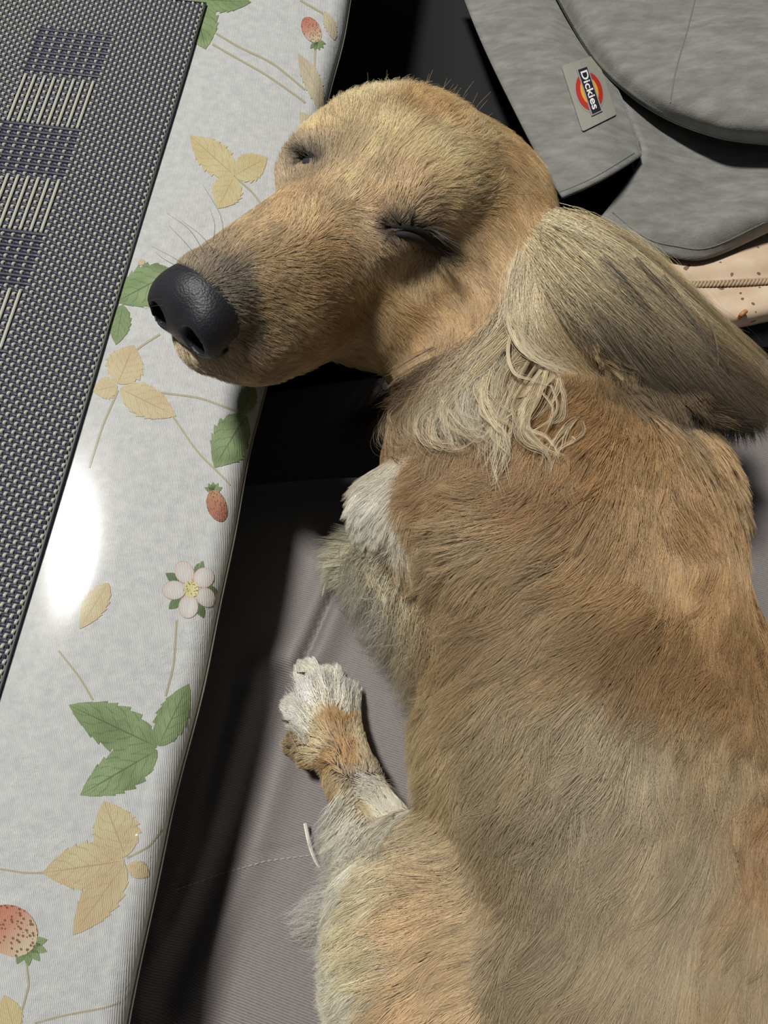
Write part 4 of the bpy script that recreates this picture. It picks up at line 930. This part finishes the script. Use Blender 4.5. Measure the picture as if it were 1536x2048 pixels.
hair_sheet('hock_feathering', [[(700,1590,.002),(668,1625,.003),(645,1660,.003),(626,1700,.002)],[(712,1640,.002),(680,1680,.003),(660,1710,.003),(640,1745,.002)],[(730,1690,.002),(695,1730,.003),(672,1760,.003),(648,1790,.002)]], 1800, (226,216,196), (238,234,224), jit=.0024, clumps=16, absz='droop', short=.35)
hair_sheet('hock_feathering', [[(715,1555,.002),(765,1572,.003),(788,1600,.002)],[(722,1585,.002),(770,1605,.003),(804,1640,.002)],[(730,1615,.002),(775,1638,.003),(816,1672,.002)]], 1500, (230,220,204), (240,236,228), jit=.0020, wave=.0008, clumps=14, absz='droop', short=.4)
hair_sheet('toe_hair', [[(618,1490,.002),(592,1462,.002),(566,1436,.002)],[(620,1440,.002),(594,1412,.002),(570,1386,.002)],[(630,1400,.002),(610,1362,.002),(598,1328,.002)],[(652,1395,.002),(644,1355,.002),(645,1328,.002)],[(674,1400,.002),(676,1366,.002),(682,1340,.002)],[(694,1430,.002),(702,1394,.002),(706,1364,.002)]], 1500, (232,222,200), (244,240,232), jit=.0018, wave=.0004, clumps=16, absz='droop', short=.3)
# whiskers, brow hairs, lashes
def thin(strs, col, rad, name, n=1, sp=.0003):
    o = []
    for g in strs:
        c = bez([(x, y, 0) for x, y, l in g], 14); l = np.interp(np.linspace(0, 1, 14), np.linspace(0, 1, len(g)), [q_[2] for q_ in g])
        r0 = S(g[0][0], g[0][1], .0)
        for k in range(n):
            w_ = np.array([P(c[i, 0], c[i, 1], r0[2] + l[i]) for i in range(14)]); o.append(w_ + rng.normal(0, sp, 3) * np.linspace(0, 1, 14)[:, None])
    o = np.array(o); return hair_obj(name, o, rad, rad * .4, np.tile(lin(np.array(col) / 255.), (len(o), 14, 1)), kind=None)
thin([[(392,548,0),(350,520,.004),(300,496,.006)],[(368,540,0),(330,520,.004),(312,506,.005)],[(400,522,0),(372,486,.004),(340,452,.008)],[(412,512,0),(380,460,.006),(335,425,.010)],[(430,505,0),(400,470,.006),(360,440,.009)],
      [(426,490,0),(430,450,.006),(420,415,.010)],[(448,480,0),(440,430,.006),(405,370,.012)],[(640,232,0),(615,205,.01),(592,172,.016)],[(645,225,0),(628,195,.01),(602,150,.018)],[(650,218,0),(636,190,.01),(618,140,.018)],
      [(870,395,.002),(960,372,.010),(1060,380,.016)],[(880,400,.002),(970,392,.010),(1085,392,.014)],[(350,600,0),(320,598,.002),(285,600,.004)],[(352,612,0),(315,610,.002),(290,616,.004)]], (70, 60, 52), .00009, 'whisker')
thin([[(612,314,.001),(598,300,.003),(578,292,.003)],[(618,312,.001),(604,296,.003),(588,288,.003)],[(606,316,.001),(594,304,.003),(580,298,.003)]], (30, 26, 24), .00012, 'eyelashes', n=14, sp=.0012)
thin([[(800,446,.001),(792,428,.003),(784,412,.004)],[(820,446,.001),(822,426,.003),(822,408,.004)],[(845,458,.001),(870,458,.003),(900,470,.004)],[(865,472,.001),(890,478,.003),(915,492,.004)],[(780,448,.001),(764,436,.003),(752,430,.003)]], (40, 32, 28), .0001, 'eyelashes', n=16, sp=.0016)
# wispy hairs along the crown
cw_ = []
for k in range(46):
    x = rng.uniform(635, 960); y0 = np.interp(x, [635, 700, 780, 870, 960], [262, 215, 190, 205, 245]) + rng.uniform(-6, 12); L_ = rng.uniform(25, 62); dx = np.interp(x, [635, 780, 960], [-8, 4, 30]) + rng.normal(0, 8)
    cw_.append([(x, y0, .001), (x + dx * .45, y0 - L_ * .55, .008), (x + dx, y0 - L_, .011)])
thin(cw_, (226, 200, 150), .00005, 'crown_hair')
# claws
for a, b in (((603, 1345), (600, 1352)), ((574, 1440), (568, 1446)), ((580, 1492), (574, 1500))):
    c0 = S(a[0] + 8, a[1] + 4, .001); c1 = c0 + np.array([-.004, .001, -.002]); tube_world('claw', np.linspace(c0, c1, 6), np.linspace(.0009, .0002, 6), flat('claw_dark', rgb(84, 74, 64), .4), dog, 6)
